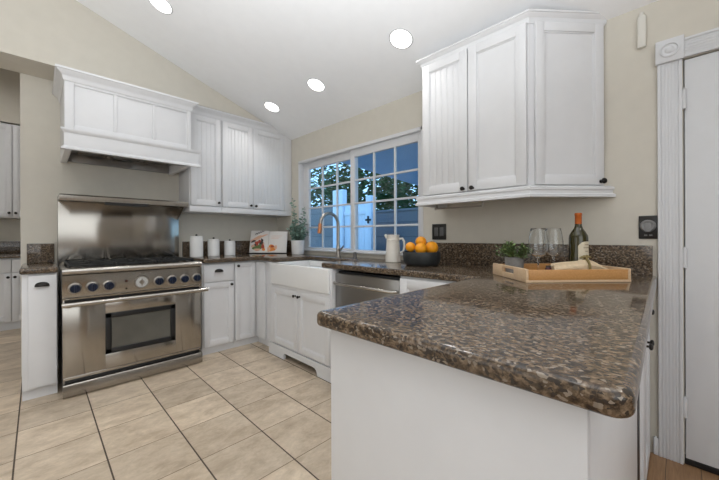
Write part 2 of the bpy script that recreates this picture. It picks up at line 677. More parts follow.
def tag(o, label, cat, group=None):
    o['label'] = label
    o['category'] = cat
    if group: o['group'] = group
    return o


def thing(name, label, cat, loc, group=None):
    o = bpy.data.objects.new(name, None)
    o.empty_display_size = 0.05
    C.objects.link(o)
    o.location = loc
    return tag(o, label, cat, group)


def struct(o):
    o['kind'] = 'structure'
    return o


def copy_tree(o, parent=None):
    c = o.copy()
    C.objects.link(c)
    if parent is not None: c.parent = parent
    for ch in list(o.children):
        copy_tree(ch, c)
    return c


def face_mtx(origin, n):
    """local x = along width, local y = depth INTO the cabinet, z up; n = outward normal (2D)."""
    nx, ny = n
    ux, uy = -ny, nx      # width direction: to the right when looking at the face
    return Matrix(((ux, -nx, 0, origin[0]), (uy, -ny, 0, origin[1]), (0, 0, 1, origin[2]), (0, 0, 0, 1)))


def panel_door(mtx, wd, h, style='shaker', th=0.02, st=0.055, parent=None, name='door', m=None):
    """door front lies at local y=-th .. 0, lower left corner at the origin of mtx."""
    b = MB()
    bv = 0.0025
    b.box(0, st, -th, 0, 0, h, bv, mtx)
    b.box(wd - st, wd, -th, 0, 0, h, bv, mtx)
    b.box(st - 0.001, wd - st + 0.001, -th, 0, 0, st, bv, mtx)
    b.box(st - 0.001, wd - st + 0.001, -th, 0, h - st, h, bv, mtx)
    # sticking bead round the panel
    for a in (0.0,):
        b.box(st - 0.001, st + 0.007, -th + 0.006, -0.002, st, h - st, 0.002, mtx)
        b.box(wd - st - 0.007, wd - st + 0.001, -th + 0.006, -0.002, st, h - st, 0.002, mtx)
        b.box(st, wd - st, -th + 0.006, -0.002, st - 0.001, st + 0.007, 0.002, mtx)
        b.box(st, wd - st, -th + 0.006, -0.002, h - st - 0.007, h - st + 0.001, 0.002, mtx)
    if style == 'bead':
        n = max(3, round((wd - 2 * st) / 0.042))
        s = (wd - 2 * st) / n
        for k in range(n):
            b.box(st + k * s + 0.0012, st + (k + 1) * s - 0.0012, -th + 0.0095, -0.001, st - 0.002, h - st + 0.002, 0.0028, mtx)
        b.box(st, wd - st, -th + 0.0125, -0.001, st - 0.002, h - st + 0.002, 0, mtx)
    else:
        b.box(st - 0.002, wd - st + 0.002, -th + 0.011, -0.001, st - 0.002, h - st + 0.002, 0, mtx)
    return b.build(name, m or M['paint'], parent)


def slab_front(mtx, wd, h, th=0.02, parent=None, name='drawer'):
    return MB().box(0, wd, -th, 0, 0, h, 0.004, mtx).build(name, M['paint'], parent)


def knob(p, n, parent, r=0.0155, name='knob', m=None, length=0.03):
    n = Vector((n[0], n[1], 0)).normalized()
    mt = n.to_track_quat('Z', 'Y').to_matrix().to_4x4()
    mt.translation = Vector(p)
    prof = [(0.0, 0.0), (r * 0.62, 0.0), (r * 0.62, 0.003), (r * 0.36, 0.006), (r * 0.34, length * 0.5), (r * 0.8, length * 0.58), (r, length * 0.74), (r * 0.9, length * 0.9), (r * 0.5, length), (0, length * 1.02)]
    return MB().lathe(prof, (0, 0, 0), 16, 0, mt).build(name, m or M['dark_metal'], parent)


def cup_pull(p, n, parent, wd=0.085):
    mt = face_mtx((p[0], p[1], p[2]), n)
    t = MB()
    bm = t.bm
    nu, nv = 14, 7
    rows = []
    for i in range(nu + 1):
        a = PI * i / nu
        row = []
        for j in range(nv + 1):
            e = (PI / 2) * j / nv
            x = -math.cos(a) * wd / 2
            prof = math.sin(a) ** 0.7
            row.append(bm.verts.new(mt @ Vector((x, -0.026 * prof * math.cos(e) - 0.001, 0.030 * prof * math.sin(e)))))
        rows.append(row)
    for i in range(nu):
        for j in range(nv):
            bm.faces.new([rows[i][j], rows[i + 1][j], rows[i + 1][j + 1], rows[i][j + 1]])
    t.box(-wd / 2, wd / 2, -0.003, 0.0, -0.002, 0.004, 0.001, mt)
    bmesh.ops.remove_doubles(bm, verts=bm.verts, dist=0.0003)
    return t.build('handle', M['dark_metal'], parent)


CROWN = lambda z, h, o: [(-0.01, z), (0.004, z), (0.010, z + 0.15 * h), (0.012, z + 0.3 * h), (0.35 * o, z + 0.5 * h), (0.75 * o, z + 0.68 * h), (0.86 * o, z + 0.8 * h), (o, z + 0.82 * h), (o, z + h), (-0.01, z + h)]

# ------------------------------------------------------------------ setting: shell
ceil_z = lambda x: 2.3246 - 0.347 * x
XL, YB = -5.0, -7.6      # left wall, rear wall
struct(MB().box(XL - .1, 0.12, -3.42, 2.7, -0.12, 0.0).build('floor', M['tile']))
struct(MB().box(XL - .1, 0.12, YB, -3.42, -0.12, 0.0).build('floor', M['plank']))
cb = MB()
prof = [(0.14, ceil_z(0.14)), (XL - .1, ceil_z(XL - .1)), (XL - .1, ceil_z(XL - .1) + .12), (0.14, ceil_z(0.14) + .12)]
mt = Matrix(((1, 0, 0, 0), (0, 0, 1, 0), (0, 1, 0, 0), (0, 0, 0, 1)))
cb.prism(prof, YB, 0.0, mtx=mt)
struct(cb.build('ceiling', M['ceil']))

# window wall, with openings for the window and the door
WY0, WY1, WZ0, WZ1 = -2.275, -0.49, 0.955, 2.03
DY0, DY1, DZ = -4.62, -3.785, 1.99
wb = MB()
wb.box(0, .14, WY1, 2.7, 0, 2.36)
wb.box(0, .14, WY0, WY1, 0, WZ0)
wb.box(0, .14, WY0, WY1, WZ1, 2.36)
wb.box(0, .14, DY1, WY0, 0, 2.36)
wb.box(0, .14, DY0, DY1, DZ, 2.36)
wb.box(0, .14, YB, DY0, 0, 2.36)
struct(wb.build('wall_right', M['wall']))
struct(MB().box(-2.337, 0.0, 0.0, .12, 0, 3.2).build('wall_back', M['wall']))
struct(MB().box(XL, 0.0, -0.342, 0.0, 2.452, 4.1).build('wall_soffit', M['wall']))
struct(MB().box(XL - .1, XL, YB, 2.7, 0, 4.2).build('wall_left', M['wall']))
struct(MB().box(XL, 0.0, YB - .1, YB, 0, 4.2).build('wall_front', M['wall']))
nb = MB()
nb.box(XL, 0.0, 2.56, 2.7, 0, 3.75)
nb.box(XL, -1.2, 2.22, 2.56, 2.575, 3.75)
nb.box(-1.2, -1.1, .12, 2.56, 0, 3.75)
struct(nb.build('wall_nook', M['wall']))
struct(MB().box(XL, 0.0, 0.0, 2.7, 3.75, 3.85).build('ceiling', M['ceil']))
# little baseboards beside the door casing
bbm = MB()
bbm.box(-.014, 0, -3.692, -3.672, 0, .09, .003)
bbm.box(-.014, 0, YB, -4.74, 0, .09, .003)
struct(bbm.build('baseboard_right', M['trim']))

# window casing return, frame, sashes
wr = bpy.data.objects.new('window_1', None)
C.objects.link(wr)
wr.location = (0.07, (WY0 + WY1) / 2, WZ0)
struct(wr)
fb = MB()
fb.box(-.004, .138, WY1 - .022, WY1 + .0, WZ0, WZ1, .002)
fb.box(-.004, .138, WY0, WY0 + .022, WZ0, WZ1, .002)
fb.box(-.004, .138, WY0, WY1, WZ1 - .03, WZ1, .002)
fb.build('jamb', M['trim'], wr)
MB().box(-.03, .138, WY0 - .01, WY1 + .01, WZ0 - .002, WZ0 + .016, .004).build('sill', M['trim'], wr)


def sash(y0, y1, z0, z1, x, gy0, gy1, gz0, gz1):
    b = MB()
    b.box(x - .018, x + .018, y0, gy0, z0, z1, .003)
    b.box(x - .018, x + .018, gy1, y1, z0, z1, .003)
    b.box(x - .018, x + .018, gy0 - .002, gy1 + .002, z0, gz0, .003)
    b.box(x - .018, x + .018, gy0 - .002, gy1 + .002, gz1, z1, .003)
    for k in (1, 2):
        y = gy0 + (gy1 - gy0) * k / 3
        b.box(x - .011, x + .011, y - .009, y + .009, gz0 - .002, gz1 + .002, .002)
    for k in (1, 2, 3):
        z = gz0 + (gz1 - gz0) * k / 4
        b.box(x - .0105, x + .0105, gy0 - .002, gy1 + .002, z - .009, z + .009, .002)
    s = b.build('sash', M['trim'], wr)
    MB().box(x - .003, x + .003, gy0 - .004, gy1 + .004, gz0 - .004, gz1 + .004).build('pane', M['pane'], s)


sash(-1.425, -.512, .971, 2.0, .075, -1.372, -.615, .993, 1.925)
sash(-2.253, -1.375, .971, 2.0, .045, -2.205, -1.437, .985, 1.925)

# door: slab, casing, hinges
dr = bpy.data.objects.new('door_1', None)
C.objects.link(dr)
dr.location = (0.02, (DY0 + DY1) / 2, 0)
struct(dr)
mt = face_mtx((0.0, DY1 - .004, .03), (-1, 0))
db = MB()
dW, dH, sW = abs(DY0 - DY1) - .008, DZ - .036, .115
db.box(0, sW, 0, .04, 0, dH, .002, mt)
db.box(dW - sW, dW, 0, .04, 0, dH, .002, mt)
for z0, z1 in ((0, .13), (.86, 1.0), (dH - .13, dH)):
    db.box(sW - .001, dW - sW + .001, 0, .04, z0, z1, .002, mt)
db.box(sW - .01, dW - sW + .01, .010, .03, .1, dH - .1, 0, mt)
db.build('slab', M['trim'], dr)
for hz in (1.79, 1.012, .28):
    hb = MB()
    hb.cyl((-.008, DY1 - .002, hz - .047), (-.008, DY1 - .002, hz + .047), .0085, n=12)
    hb.cyl((-.008, DY1 - .002, hz + .047), (-.008, DY1 - .002, hz + .054), .005, n=10)
    hb.build('hinge', M['trim'], dr)
MB().box(-.004, .1, DY0, DY1, 0.002, .026, .002).build('threshold', M['black'], dr)
jb = MB()
jb.box(.042, .139, DY1 - .028, DY1 - .0005, .027, DZ - .001, .002)
jb.box(.042, .139, DY0 + .0005, DY0 + .028, .027, DZ - .001, .002)
jb.box(.042, .139, DY0 + .028, DY1 - .028, DZ - .03, DZ - .001, .002)
jb.build('jamb', M['trim'], dr)

tb = MB()


def fluted(b, y0, y1, z0, z1, vertical=True):
    b.box(-.012, .0, y0, y1, z0, z1, .002)
    if vertical:
        n = 5
        wv = (y1 - y0)
        b.box(-.0165, -.011, y0, y0 + wv * .14, z0, z1, .002)
        b.box(-.0165, -.011, y1 - wv * .14, y1, z0, z1, .002)
        for k in range(n):
            yc = y0 + wv * (.22 + .56 * k / (n - 1))
            b.box(-.0138, -.011, yc - wv * .05, yc + wv * .05, z0, z1, .001)
    else:
        wv = (z1 - z0)
        b.box(-.0165, -.011, y0, y1, z0, z0 + wv * .14, .002)
        b.box(-.0165, -.011, y0, y1, z1 - wv * .14, z1, .002)
        for k in range(5):
            zc = z0 + wv * (.22 + .56 * k / 4)
            b.box(-.0138, -.011, y0, y1, zc - wv * .045, zc + wv * .045, .0018)


fluted(tb, -3.781, -3.692, 0, 1.99)
fluted(tb, -4.715, -4.626, 0, 1.99)
fluted(tb, -4.626, -3.785, 1.993, 2.088, False)
for yc in (-3.737, -4.67):
    tb.box(-.026, 0, yc - .052, yc + .052, 1.988, 2.103, .004)
    rm = Matrix.Translation((-.026, yc, 2.046)) @ Matrix.Rotation(-PI / 2, 4, 'Y')
    tb.lathe([(.036, 0), (.036, .004), (.031, .006), (.027, .001), (.018, .001), (.013, .006), (0, .008)], mtx=rm, n=24)
struct(tb.build('trim_1', M['trim']))

# ------------------------------------------------------------------ recessed ceiling lights
sl = math.atan(0.347)
cn = Vector((-0.347, 0, -1)).normalized()     # pointing down out of the ceiling


def can(x, y, label, group='recessed ceiling lights', flat_z=None, power=1.0):
    z = ceil_z(x) if flat_z is None else flat_z
    t = thing('ceiling_light', label, 'ceiling light', (x, y, z), group)
    nrm = cn if flat_z is None else Vector((0, 0, -1))
    mt = nrm.to_track_quat('Z', 'Y').to_matrix().to_4x4()
    mt.translation = Vector((x, y, z))
    MB().lathe([(.0745, -.0), (.0745, .0025), (.079, .0035), (.085, .002), (.086, 0.0003)], mtx=mt, n=32, closed=True).build('trim_ring', M['trim'], t)
    MB().lathe([(0, .0030), (.074, .0030), (.074, .0005), (0, .0005)], mtx=mt, n=32).build('diffuser', M['lamp'], t)
    l = bpy.data.lights.new('can_light', 'AREA')
    l.shape = 'DISK'
    l.size = .14
    l.energy = CAN_POWER * power
    l.color = CAN_COL
    l.spread = math.radians(125)
    o = bpy.data.objects.new('can_light', l)
    C.objects.link(o)
    o.location = Vector((x, y, z)) + nrm * .012
    o.rotation_euler = nrm.to_track_quat('-Z', 'Y').to_euler()
    return t


can(-1.584, -1.010, 'round recessed ceiling light cut by the top edge, above the range hood', None, None, .5)
can(-.466, -2.409, 'largest recessed ceiling light, left of the peninsula wall cabinet crown', None)
can(-.467, -1.453, 'middle one of the three recessed lights in a row above the window', None)
can(-.486, -.717, 'smallest recessed ceiling light, nearest the corner above the plain wall cabinets', None)
for x, y in ((-1.584, -2.6), (-1.584, -4.2), (-2.9, -1.6), (-2.9, -3.4), (-.9, -4.6), (-3.9, -5.2), (-2.4, -5.6)):  # extra ceiling lights added out of view as fill
    can(x, y, 'added round recessed fill light in the sloped ceiling outside the view', 'added fill lights out of view')
can(-2.9, 1.0, 'added round recessed fill light hidden in the pantry nook ceiling', None, 3.749, 8.0)  # hidden light added to brighten the nook

# ------------------------------------------------------------------ left nook cabinets (beyond the wall end)
t = thing('wall_cabinet', 'white wall cabinet in the far left nook, above its granite splash', 'cabinet', (-2.46, 2.4, 1.37))
MB().box(-3.45, -1.5, 2.222, 2.558, 1.37, 2.552, .002).build('body', M['paint'], t)
for x0, x1, kx in ((-3.44, -2.956, -3.0), (-2.949, -2.463, -2.489), (-2.457, -1.98, -2.432)):
    d = panel_door(face_mtx((x0, 2.221, 1.385), (0, -1)), x1 - x0, 1.155, 'shaker', parent=t)
    knob((kx, 2.201, 1.43), (0, -1), d)
t = thing('base_cabinet', 'white base cabinet in the far left nook under the wall cabinet', 'cabinet', (-2.46, 2.25, 0))
MB().box(-3.45, -1.5, 1.952, 2.558, .1, .872, .002).build('body', M['paint'], t)
MB().box(-3.45, -1.5, 2.0, 2.5, 0, .1).build('toe_kick', M['paint'], t)
for x0, x1, kx in ((-3.44, -2.956, -3.0), (-2.949, -2.463, -2.489), (-2.457, -1.98, -2.432)):
    slab_front(face_mtx((x0, 1.951, .70), (0, -1)), x1 - x0, .155, parent=t)
    d = panel_door(face_mtx((x0, 1.951, .115), (0, -1)), x1 - x0, .575, 'shaker', parent=t)
    knob((kx, 1.931, .645), (0, -1), d)
t = thing('countertop', 'granite countertop and splash in the far left nook', 'countertop', (-2.46, 2.25, .873))
MB().prism([(-3.46, 1.90), (-1.5, 1.90), (-1.5, 2.558), (-3.46, 2.558)], .874, .915, .012).build('slab', M['granite'], t)
MB().box(-3.46, -1.5, 2.538, 2.558, .9155, 1.072, .002).build('backsplash', M['granite'], t)

# ------------------------------------------------------------------ range wall: slim base cabinet and its top
t = thing('base_cabinet', 'slim white base cabinet at the left of the range, one tall front', 'cabinet', (-2.23, -.3, 0))
MB().box(-2.318, -2.142, -.61, -.01, .075, .872, .002).build('body', M['paint'], t)
MB().box(-2.318, -2.142, -.574, -.1, 0, .075).build('toe_kick', M['paint'], t)
d = slab_front(face_mtx((-2.288, -.611, .09), (0, -1)), .143, .772, .018, t, 'pull_out_front')
cup_pull((-2.219, -.629, .785), (0, -1), d, .075)
t = thing('countertop', 'small granite countertop with splash at the left of the range', 'countertop', (-2.23, -.3, .873))
MB().prism([(-2.328, -.645), (-2.140, -.645), (-2.140, -.002), (-2.328, -.002)], .8735, .915, .014).build('slab', M['granite'], t)
MB().box(-2.302, -2.140, -.022, -.002, .9155, 1.072, .002).build('backsplash', M['granite'], t)

# ------------------------------------------------------------------ range
RX0, RX1 = -2.122, -1.205
RC = (RX0 + RX1) / 2
rg = thing('range', 'wide stainless steel gas range with blue knobs and tall backguard', 'stove', (RC, -.38, 0))
b = MB()
b.box(RX0 + .004, RX1 - .004, -.70, -.03, .045, .868, .003)
b.box(RX0, RX1, -.70, -.03, .868, .886, .003)
b.build('body', M['steel'], rg)
MB().box(RX0 + .02, RX1 - .02, -.66, -.10, 0.0, .05).build('plinth', M['black'], rg)
# bull nose and sloping control panel
b = MB()
b.tube([(RX0, -.718, .880), (RX1, -.718, .880)], .024, 20)
b.box(RX0, RX1, -.718, -.66, .858, .903, .003)
b.build('front_rail', M['steel_plain'], rg)
b = MB()
pr = [(-.69, .682), (-.728, .682), (-.738, .700), (-.726, .853), (-.69, .857)]
mt = Matrix(((0, 0, 1, 0), (1, 0, 0, 0), (0, 1, 0, 0), (0, 0, 0, 1)))
b.prism(pr, RX0, RX1, mtx=mt)
cp = b.build('control_panel', M['steel'], rg)
for i, kx in enumerate((-2.055, -1.959, -1.864, -1.538, -1.443, -1.346, -1.248)):
    mtk = Matrix.Translation((kx, -.731, .763)) @ Matrix.Rotation(PI / 2 + .05, 4, 'X')
    k = MB().lathe([(0, 0), (.040, 0), (.040, .004), (.037, .010), (.032, .011), (.030, .013), (0, .013)], mtx=mtk, n=28).build('knob', M['nickel'], rg)
    kb = MB().lathe([(.0295, .011), (.0295, .030), (.027, .036), (0, .037)], mtx=mtk, n=28)
    kb.box(-.006, .006, -.026, .026, .034, .050, .002, mtk)
    kb.build('knob_cap', M['blue_knob'], k)
    MB().box(kx - .002, kx + .002, -.7335, -.729, .808, .812).build('knob_mark', M['ink_grey'], rg)
mtk = Matrix.Translation((-1.656, -.731, .768)) @ Matrix.Rotation(PI / 2 + .05, 4, 'X')
dl = MB().lathe([(0, 0), (.052, 0), (.052, .006), (.049, .012), (.042, .012), (.041, .006), (0, .006)], mtx=mtk, n=36).build('oven_dial', M['steel_plain'], rg)
MB().lathe([(0, .0065), (.0405, .0065), (.0405, .0075), (0, .0075)], mtx=mtk, n=36).build('dial_face', mat('pale_dial_face', (0.55, 0.55, 0.53), .4), dl)
kb = MB()
kb.lathe([(.017, .007), (.016, .016), (.0, .017)], mtx=mtk, n=24)
kb.box(-.0035, .0035, -.028, .028, .012, .020, .002, mtk)
kb.build('dial_knob', M['nickel'], dl)
tk = MB()
for i in range(12):
    a = 2 * PI * i / 12
    m2 = mtk @ Matrix.Rotation(a, 4, 'Z')
    tk.box(-.0008, .0008, .028, .034, .0074, .0082, 0, m2)
tk.build('dial_marks', M['ink_grey'], dl)
mtk = Matrix.Translation((-1.757, -.731, .785)) @ Matrix.Rotation(PI / 2 + .05, 4, 'X')
MB().lathe([(0, 0), (.009, 0), (.009, .008), (.006, .011), (0, .011)], mtx=mtk, n=16).build('indicator_button', mat('dark_red_lens', (.05, .012, .008), .3), rg)
mtk = Matrix.Translation((-1.757, -.731, .727)) @ Matrix.Rotation(PI / 2 + .05, 4, 'X')
MB().lathe([(0, 0), (.006, 0), (.006, .006), (0, .007)], mtx=mtk, n=16).build('indicator_button', M['dark_metal'], rg)
for i in range(4):
    x = -1.71 + .036 * i
    MB().box(x, x + .012, -.7305, -.7255, .832, .837).build('panel_lettering', M['ink_grey'], rg)
# oven door
od = MB()
WXa, WXb, WZa, WZb = -1.884, -1.412, .246, .552
od.box(RX0 + .002, WXa, -.722, -.698, .138, .648, .0008)
od.box(WXb, RX1 - .002, -.722, -.698, .138, .648, .0008)
od.box(WXa, WXb, -.722, -.698, .138, WZa, .0008)
od.box(WXa, WXb, -.722, -.698, WZb, .648, .0008)
odoor = od.build('oven_door', M['steel'], rg)
fr = MB()
f = .038
fr.box(WXa, WXa + f, -.727, -.705, WZa, WZb, .004)
fr.box(WXb - f, WXb, -.727, -.705, WZa, WZb, .004)
fr.box(WXa, WXb, -.727, -.705, WZa, WZa + f, .004)
fr.box(WXa, WXb, -.727, -.705, WZb - f, WZb, .004)
fr.build('window_frame', M['black'], odoor)
MB().box(WXa + .03, WXb - .03, -.716, -.708, WZa + .03, WZb - .03).build('window_glass', M['oven_glass'], odoor)
rk = MB()
for z in (.33, .345):
    rk.box(WXa + .05, WXb - .05, -.7065, -.7055, z, z + .003)
hb = MB()
hb.tube([(RX0 - .004, -.785, .655), (RX1 + .036, -.785, .655)], .0165, 18)
for x in (RX0 + .03, RX1 - .03):
    hb.box(x - .013, x + .013, -.785, -.72, .634, .660, .004)
hb.build('handle', M['steel_plain'], odoor)
rk.bm.free()
MB().box(RX0 + .012, RX1 - .012, -.712, -.69, .6485, .6815).build('vent_gap', M['black'], rg)
# lower drawer panel
b = MB()
pr = [(-.69, .006), (-.748, .006), (-.755, .014), (-.755, .083), (-.748, .094), (-.725, .097), (-.69, .097)]
mt = Matrix(((0, 0, 1, 0), (1, 0, 0, 0), (0, 1, 0, 0), (0, 0, 0, 1)))
b.prism(pr, RX0 + .002, RX1 - .002, mtx=mt)
b.build('kick_panel', M['steel'], rg)
MB().box(RX0 + .012, RX1 - .012, -.712, -.69, .0975, .1145).build('lower_gap', M['black'], rg)
MB().box(RX0 + .004, RX1 - .004, -.719, -.69, .115, .1365, .003).build('lower_trim', M['steel'], rg)
# backguard with warming shelf
b = MB()
b.box(RX0, RX1, -.085, -.012, .886, 1.43, .003)
b.build('backguard', M['steel'], rg)
b = MB()
pr = [(-.012, 1.436), (-.365, 1.432), (-.372, 1.414), (-.385, 1.414), (-.388, 1.424), (-.388, 1.452), (-.378, 1.464), (-.012, 1.464)]
b.prism(pr, RX0, RX1, mtx=mt)
sh = b.build('shelf', M['steel_plain'], rg)
MB().box(-1.845, -1.535, -.3885, -.375, 1.392, 1.4155).build('shelf_slot', M['black'], sh)
for x in (RX1 - .012,):
    b = MB()
    pr2 = [(-.086, 1.30), (-.086, 1.425), (-.30, 1.423)]
    b.prism(pr2, x - .004, x + .004, mtx=mt)
    b.build('shelf_bracket', M['steel'], rg)
# cooktop wells, burners, grates
MB().box(RX0 + .03, RX1 - .03, -.64, -.10, .880, .892).build('cooktop_pan', M['steel'], rg)
for i in range(3):
    gx0 = RX0 + .035 + i * .2825
    gx1 = gx0 + .278
    g = MB()
    z0, z1 = .912, .924
    for y in (-.655, -.375, -.115):
        g.box(gx0, gx1, y - .007, y + .007, z0, z1, .003)
    for x in (gx0 + .007, gx1 - .007):
        g.box(x - .007, x + .007, -.655, -.115, z0, z1, .003)
    for yc in (-.515, -.245):
        xc = (gx0 + gx1) / 2
        for a in range(4):
            an = PI / 4 + a * PI / 2
            c_, s_ = math.cos(an), math.sin(an)
            g.box(.03, .15, -.005, .005, z0 + .002, z1 + .004, .002, Matrix.Translation((xc, yc, 0)) @ Matrix.Rotation(an, 4, 'Z'))
        for a in range(4):
            g.box(.045, .118, -.005, .005, z0 + .002, z1 + .004, .002, Matrix.Translation((xc, yc, 0)) @ Matrix.Rotation(a * PI / 2, 4, 'Z'))
    for x in (gx0 + .01, gx1 - .01):
        for y in (-.648, -.122):
            g.box(x - .008, x + .008, y - .008, y + .008, .890, z0 + .003, .002)
            g.sphere((x, y, z1 + .001), .008, u=8, v=6)
    g.build('grate', M['iron'], rg)
    for yc in (-.515, -.245):
        MB().lathe([(0, .892), (.052, .892), (.048, .902), (.034, .905), (.033, .911), (.03, .914), (0, .914)], ((gx0 + gx1) / 2, yc, 0), 24).build('burner', M['iron'], rg)

# ------------------------------------------------------------------ range hood
HX0, HX1, HY = -2.100, -1.243, -.58
hd = thing('range_hood', 'white wooden range hood cabinet with crown and mantel moulding', 'range hood', (-1.67, -.3, 1.765))
b = MB()
b.box(HX0, HX0 + .04, HY, -.004, 1.765, 2.30, .002)
b.box(HX1 - .04, HX1, HY, -.004, 1.765, 2.30, .002)
b.box(HX0 + .038, HX1 - .038, HY, HY + .03, 1.79, 2.30, .002)
b.box(HX0 + .038, HX1 - .038, HY + .02, -.004, 2.26, 2.30, .002)
b.build('body', M['paint'], hd)
# front panels with battens
pb = MB()
fm = face_mtx((HX0, HY, 1.90), (0, -1))
W_ = HX1 - HX0
th = .014
th = .010
for x0, x1, za, zb in ((0.0, .053, .0, .40), (.288, .312, .0585, .3535), (.554, .578, .0585, .3535), (W_ - .030, W_, .0, .40)):
    pb.box(x0, x1, -th, 0, za, zb, .002, fm)
pb.box(.0535, W_ - .0305, -th, 0, .0, .058, .002, fm)
pb.box(.0535, W_ - .0305, -th, 0, .354, .40, .002, fm)
pb.build('front_panel', M['paint'], hd)


def path_front(x0, x1, yf, yb):
    return [(x0, yb, -1, 0), (x0, yf, -1, -1), (x1, yf, 1, -1), (x1, yb, 1, 0)]


MB().sweep(CROWN(2.272, .083, .050), path_front(HX0, HX1, HY - .012, -.006)).build('crown', M['paint'], hd)
mb = MB()
mb.box(HX0 - .004, HX1 + .062, HY - .022, HY + .004, 1.775, 1.912, .002)
mb.sweep([(-.006, 1.892), (.004, 1.892), (.012, 1.902), (.018, 1.910), (.018, 1.921), (-.006, 1.921)], path_front(HX0 - .004, HX1 + .062, HY - .022, HY + .0))
mb.sweep([(-.006, 1.768), (.016, 1.768), (.016, 1.779), (.008, 1.786), (.002, 1.796), (-.006, 1.796)], path_front(HX0 - .004, HX1 + .062, HY - .022, HY + .0))
mb.build('mantel', M['paint'], hd)
lb = MB()
lb.box(HX0 + .041, HX1 - .041, HY + .031, -.03, 1.85, 1.862)
lb.box(HX0 + .041, HX1 - .041, -.05, -.03, 1.775, 1.85)
lb.box(HX0 + .041, HX1 - .041, HY + .031, HY + .045, 1.775, 1.85)
ln = lb.build('liner', M['steel_dark'], hd)
for x in (-1.90, -1.66, -1.42):
    MB().box(x - .10, x + .10, -.48, -.10, 1.838, 1.849, .002).build('filter', M['steel'], hd)
    MB().lathe([(0, 0), (.028, 0), (.028, .004), (.0, .004)], (x, -.27, 1.833), 20).build('lamp_lens', M['ceramic'], hd)

# ------------------------------------------------------------------ wall cabinets on the range wall
UY = -.325
c1 = thing('wall_cabinet', 'white beadboard wall cabinet with one door, just right of the range hood', 'cabinet', (-1.02, -.16, 1.376))
b = MB()
b.box(-1.178, -.866, UY, -.004, 1.436, 2.368, .001)
b.box(-1.178, -.866, UY - .015, -.004, 1.376, 1.436, .003)
b.build('body', M['paint'], c1)
d = panel_door(face_mtx((-1.168, UY - .001, 1.44), (0, -1)), .293, .91, 'bead', parent=c1)
knob((-.901, UY - .021, 1.475), (0, -1), d, .0135)
c2 = thing('wall_cabinet', 'white double door wall cabinet in the corner above the cookbook', 'cabinet', (-.43, -.16, 1.376))
b = MB()
b.box(-.864, -.003, UY, -.004, 1.436, 2.368, .001)
b.box(-.864, -.003, UY - .015, -.004, 1.376, 1.436, .003)
b.box(-.105, -.003, UY - .018, -.004, 1.436, 2.368, .001)
b.under_ceiling().build('body', M['paint'], c2)
d = panel_door(face_mtx((-.857, UY - .001, 1.44), (0, -1)), .341, .91, 'bead', parent=c2)
knob((-.545, UY - .021, 1.47), (0, -1), d, .0135)
d = panel_door(face_mtx((-.511, UY - .001, 1.44), (0, -1)), .402, .91, 'bead', parent=c2)
knob((-.485, UY - .021, 1.468), (0, -1), d, .0135)
MB().sweep(CROWN(2.355, .078, .055), [(-1.238, UY - .002, 0, -1), (-.866, UY - .002, 0, -1)]).build('crown', M['paint'], c1)
MB().sweep(CROWN(2.355, .078, .055), [(-.865, UY - .002, 0, -1), (-.003, UY - .002, 0, -1)]).under_ceiling().build('crown', M['paint'], c2)

# ------------------------------------------------------------------ base cabinets right of the range and corner
t = thing('base_cabinet', 'white base cabinet with cup-pull drawer over a door, right of the range', 'cabinet', (-1.0, -.3, 0))
MB().box(-1.150, -.849, -.59, -.01, .07, .872, .001).build('body', M['paint'], t)
MB().box(-1.150, -.849, -.573, -.1, 0, .07).build('toe_kick', M['paint'], t)
d = slab_front(face_mtx((-1.141, -.591, .692), (0, -1)), .285, .166, parent=t)
cup_pull((-1.003, -.611, .782), (0, -1), d, .082)
d = panel_door(face_mtx((-1.141, -.591, .078), (0, -1)), .285, .606, 'shaker', parent=t)
knob((-.885, -.611, .653), (0, -1), d, .0135)
t = thing('base_cabinet', 'white corner base cabinet with one tall door beside the drawer', 'cabinet', (-.5, -.4, 0))
b = MB()
b.prism([(-.847, -.59), (-.60, -.59), (-.60, -.93), (-.02, -.93), (-.02, -.01), (-.847, -.01)], .07, .872)
b.build('body', M['paint'], t)
MB().prism([(-.847, -.573), (-.577, -.573), (-.577, -.93), (-.1, -.93), (-.1, -.1), (-.847, -.1)], 0, .07).build('toe_kick', M['paint'], t)
d = panel_door(face_mtx((-.842, -.591, .078), (0, -1)), .218, .782, 'shaker', st=.045, parent=t)
knob((-.815, -.611, .828), (0, -1), d, .0135)
MB().box(-.622, -.601, -.795, -.612, .078, .86, .003).build('filler_panel', M['paint'], t)

# ------------------------------------------------------------------ sink base with furniture feet
SX = -.655
sk = thing('base_cabinet', 'white sink base cabinet with arched furniture feet under the apron sink', 'cabinet', (-.35, -1.42, 0))
b = MB()
b.box(SX + .02, -.02, -1.878, -.945, .10, .655, .001)
b.box(SX, -.56, -1.882, -1.861, .11, .872, .002)
b.box(SX, -.56, -.993, -.945, .11, .872, .002)
b.box(SX, SX + .03, -1.861, -.993, .64, .672, .001)
b.build('body', M['paint'], sk)
# base board with the arch
fa = [(-.945, 0.0), (-.945, .108), (-1.884, .108), (-1.884, 0.0), (-1.702, 0.0), (-1.700, .022), (-1.690, .042), (-1.672, .054), (-1.645, .058), (-1.225, .058), (-1.212, .050), (-1.208, .036), (-1.208, 0.0)]
mt = Matrix(((0, 0, 1, 0), (1, 0, 0, 0), (0, 1, 0, 0), (0, 0, 0, 1)))
MB().prism(fa, SX - .006, SX + .016, mtx=mt).build('base_rail', M['paint'], sk)
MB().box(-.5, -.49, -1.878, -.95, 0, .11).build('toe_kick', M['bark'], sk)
y = -1.0
for i, (ya, yb2, ky) in enumerate(((-.998, -1.425, -1.395), (-1.430, -1.857, -1.460))):
    d = panel_door(face_mtx((SX + .018, ya, .118), (-1, 0)), abs(yb2 - ya), .525, 'shaker', parent=sk)
    knob((SX - .002, ky, .605), (-1, 0), d, .0135)

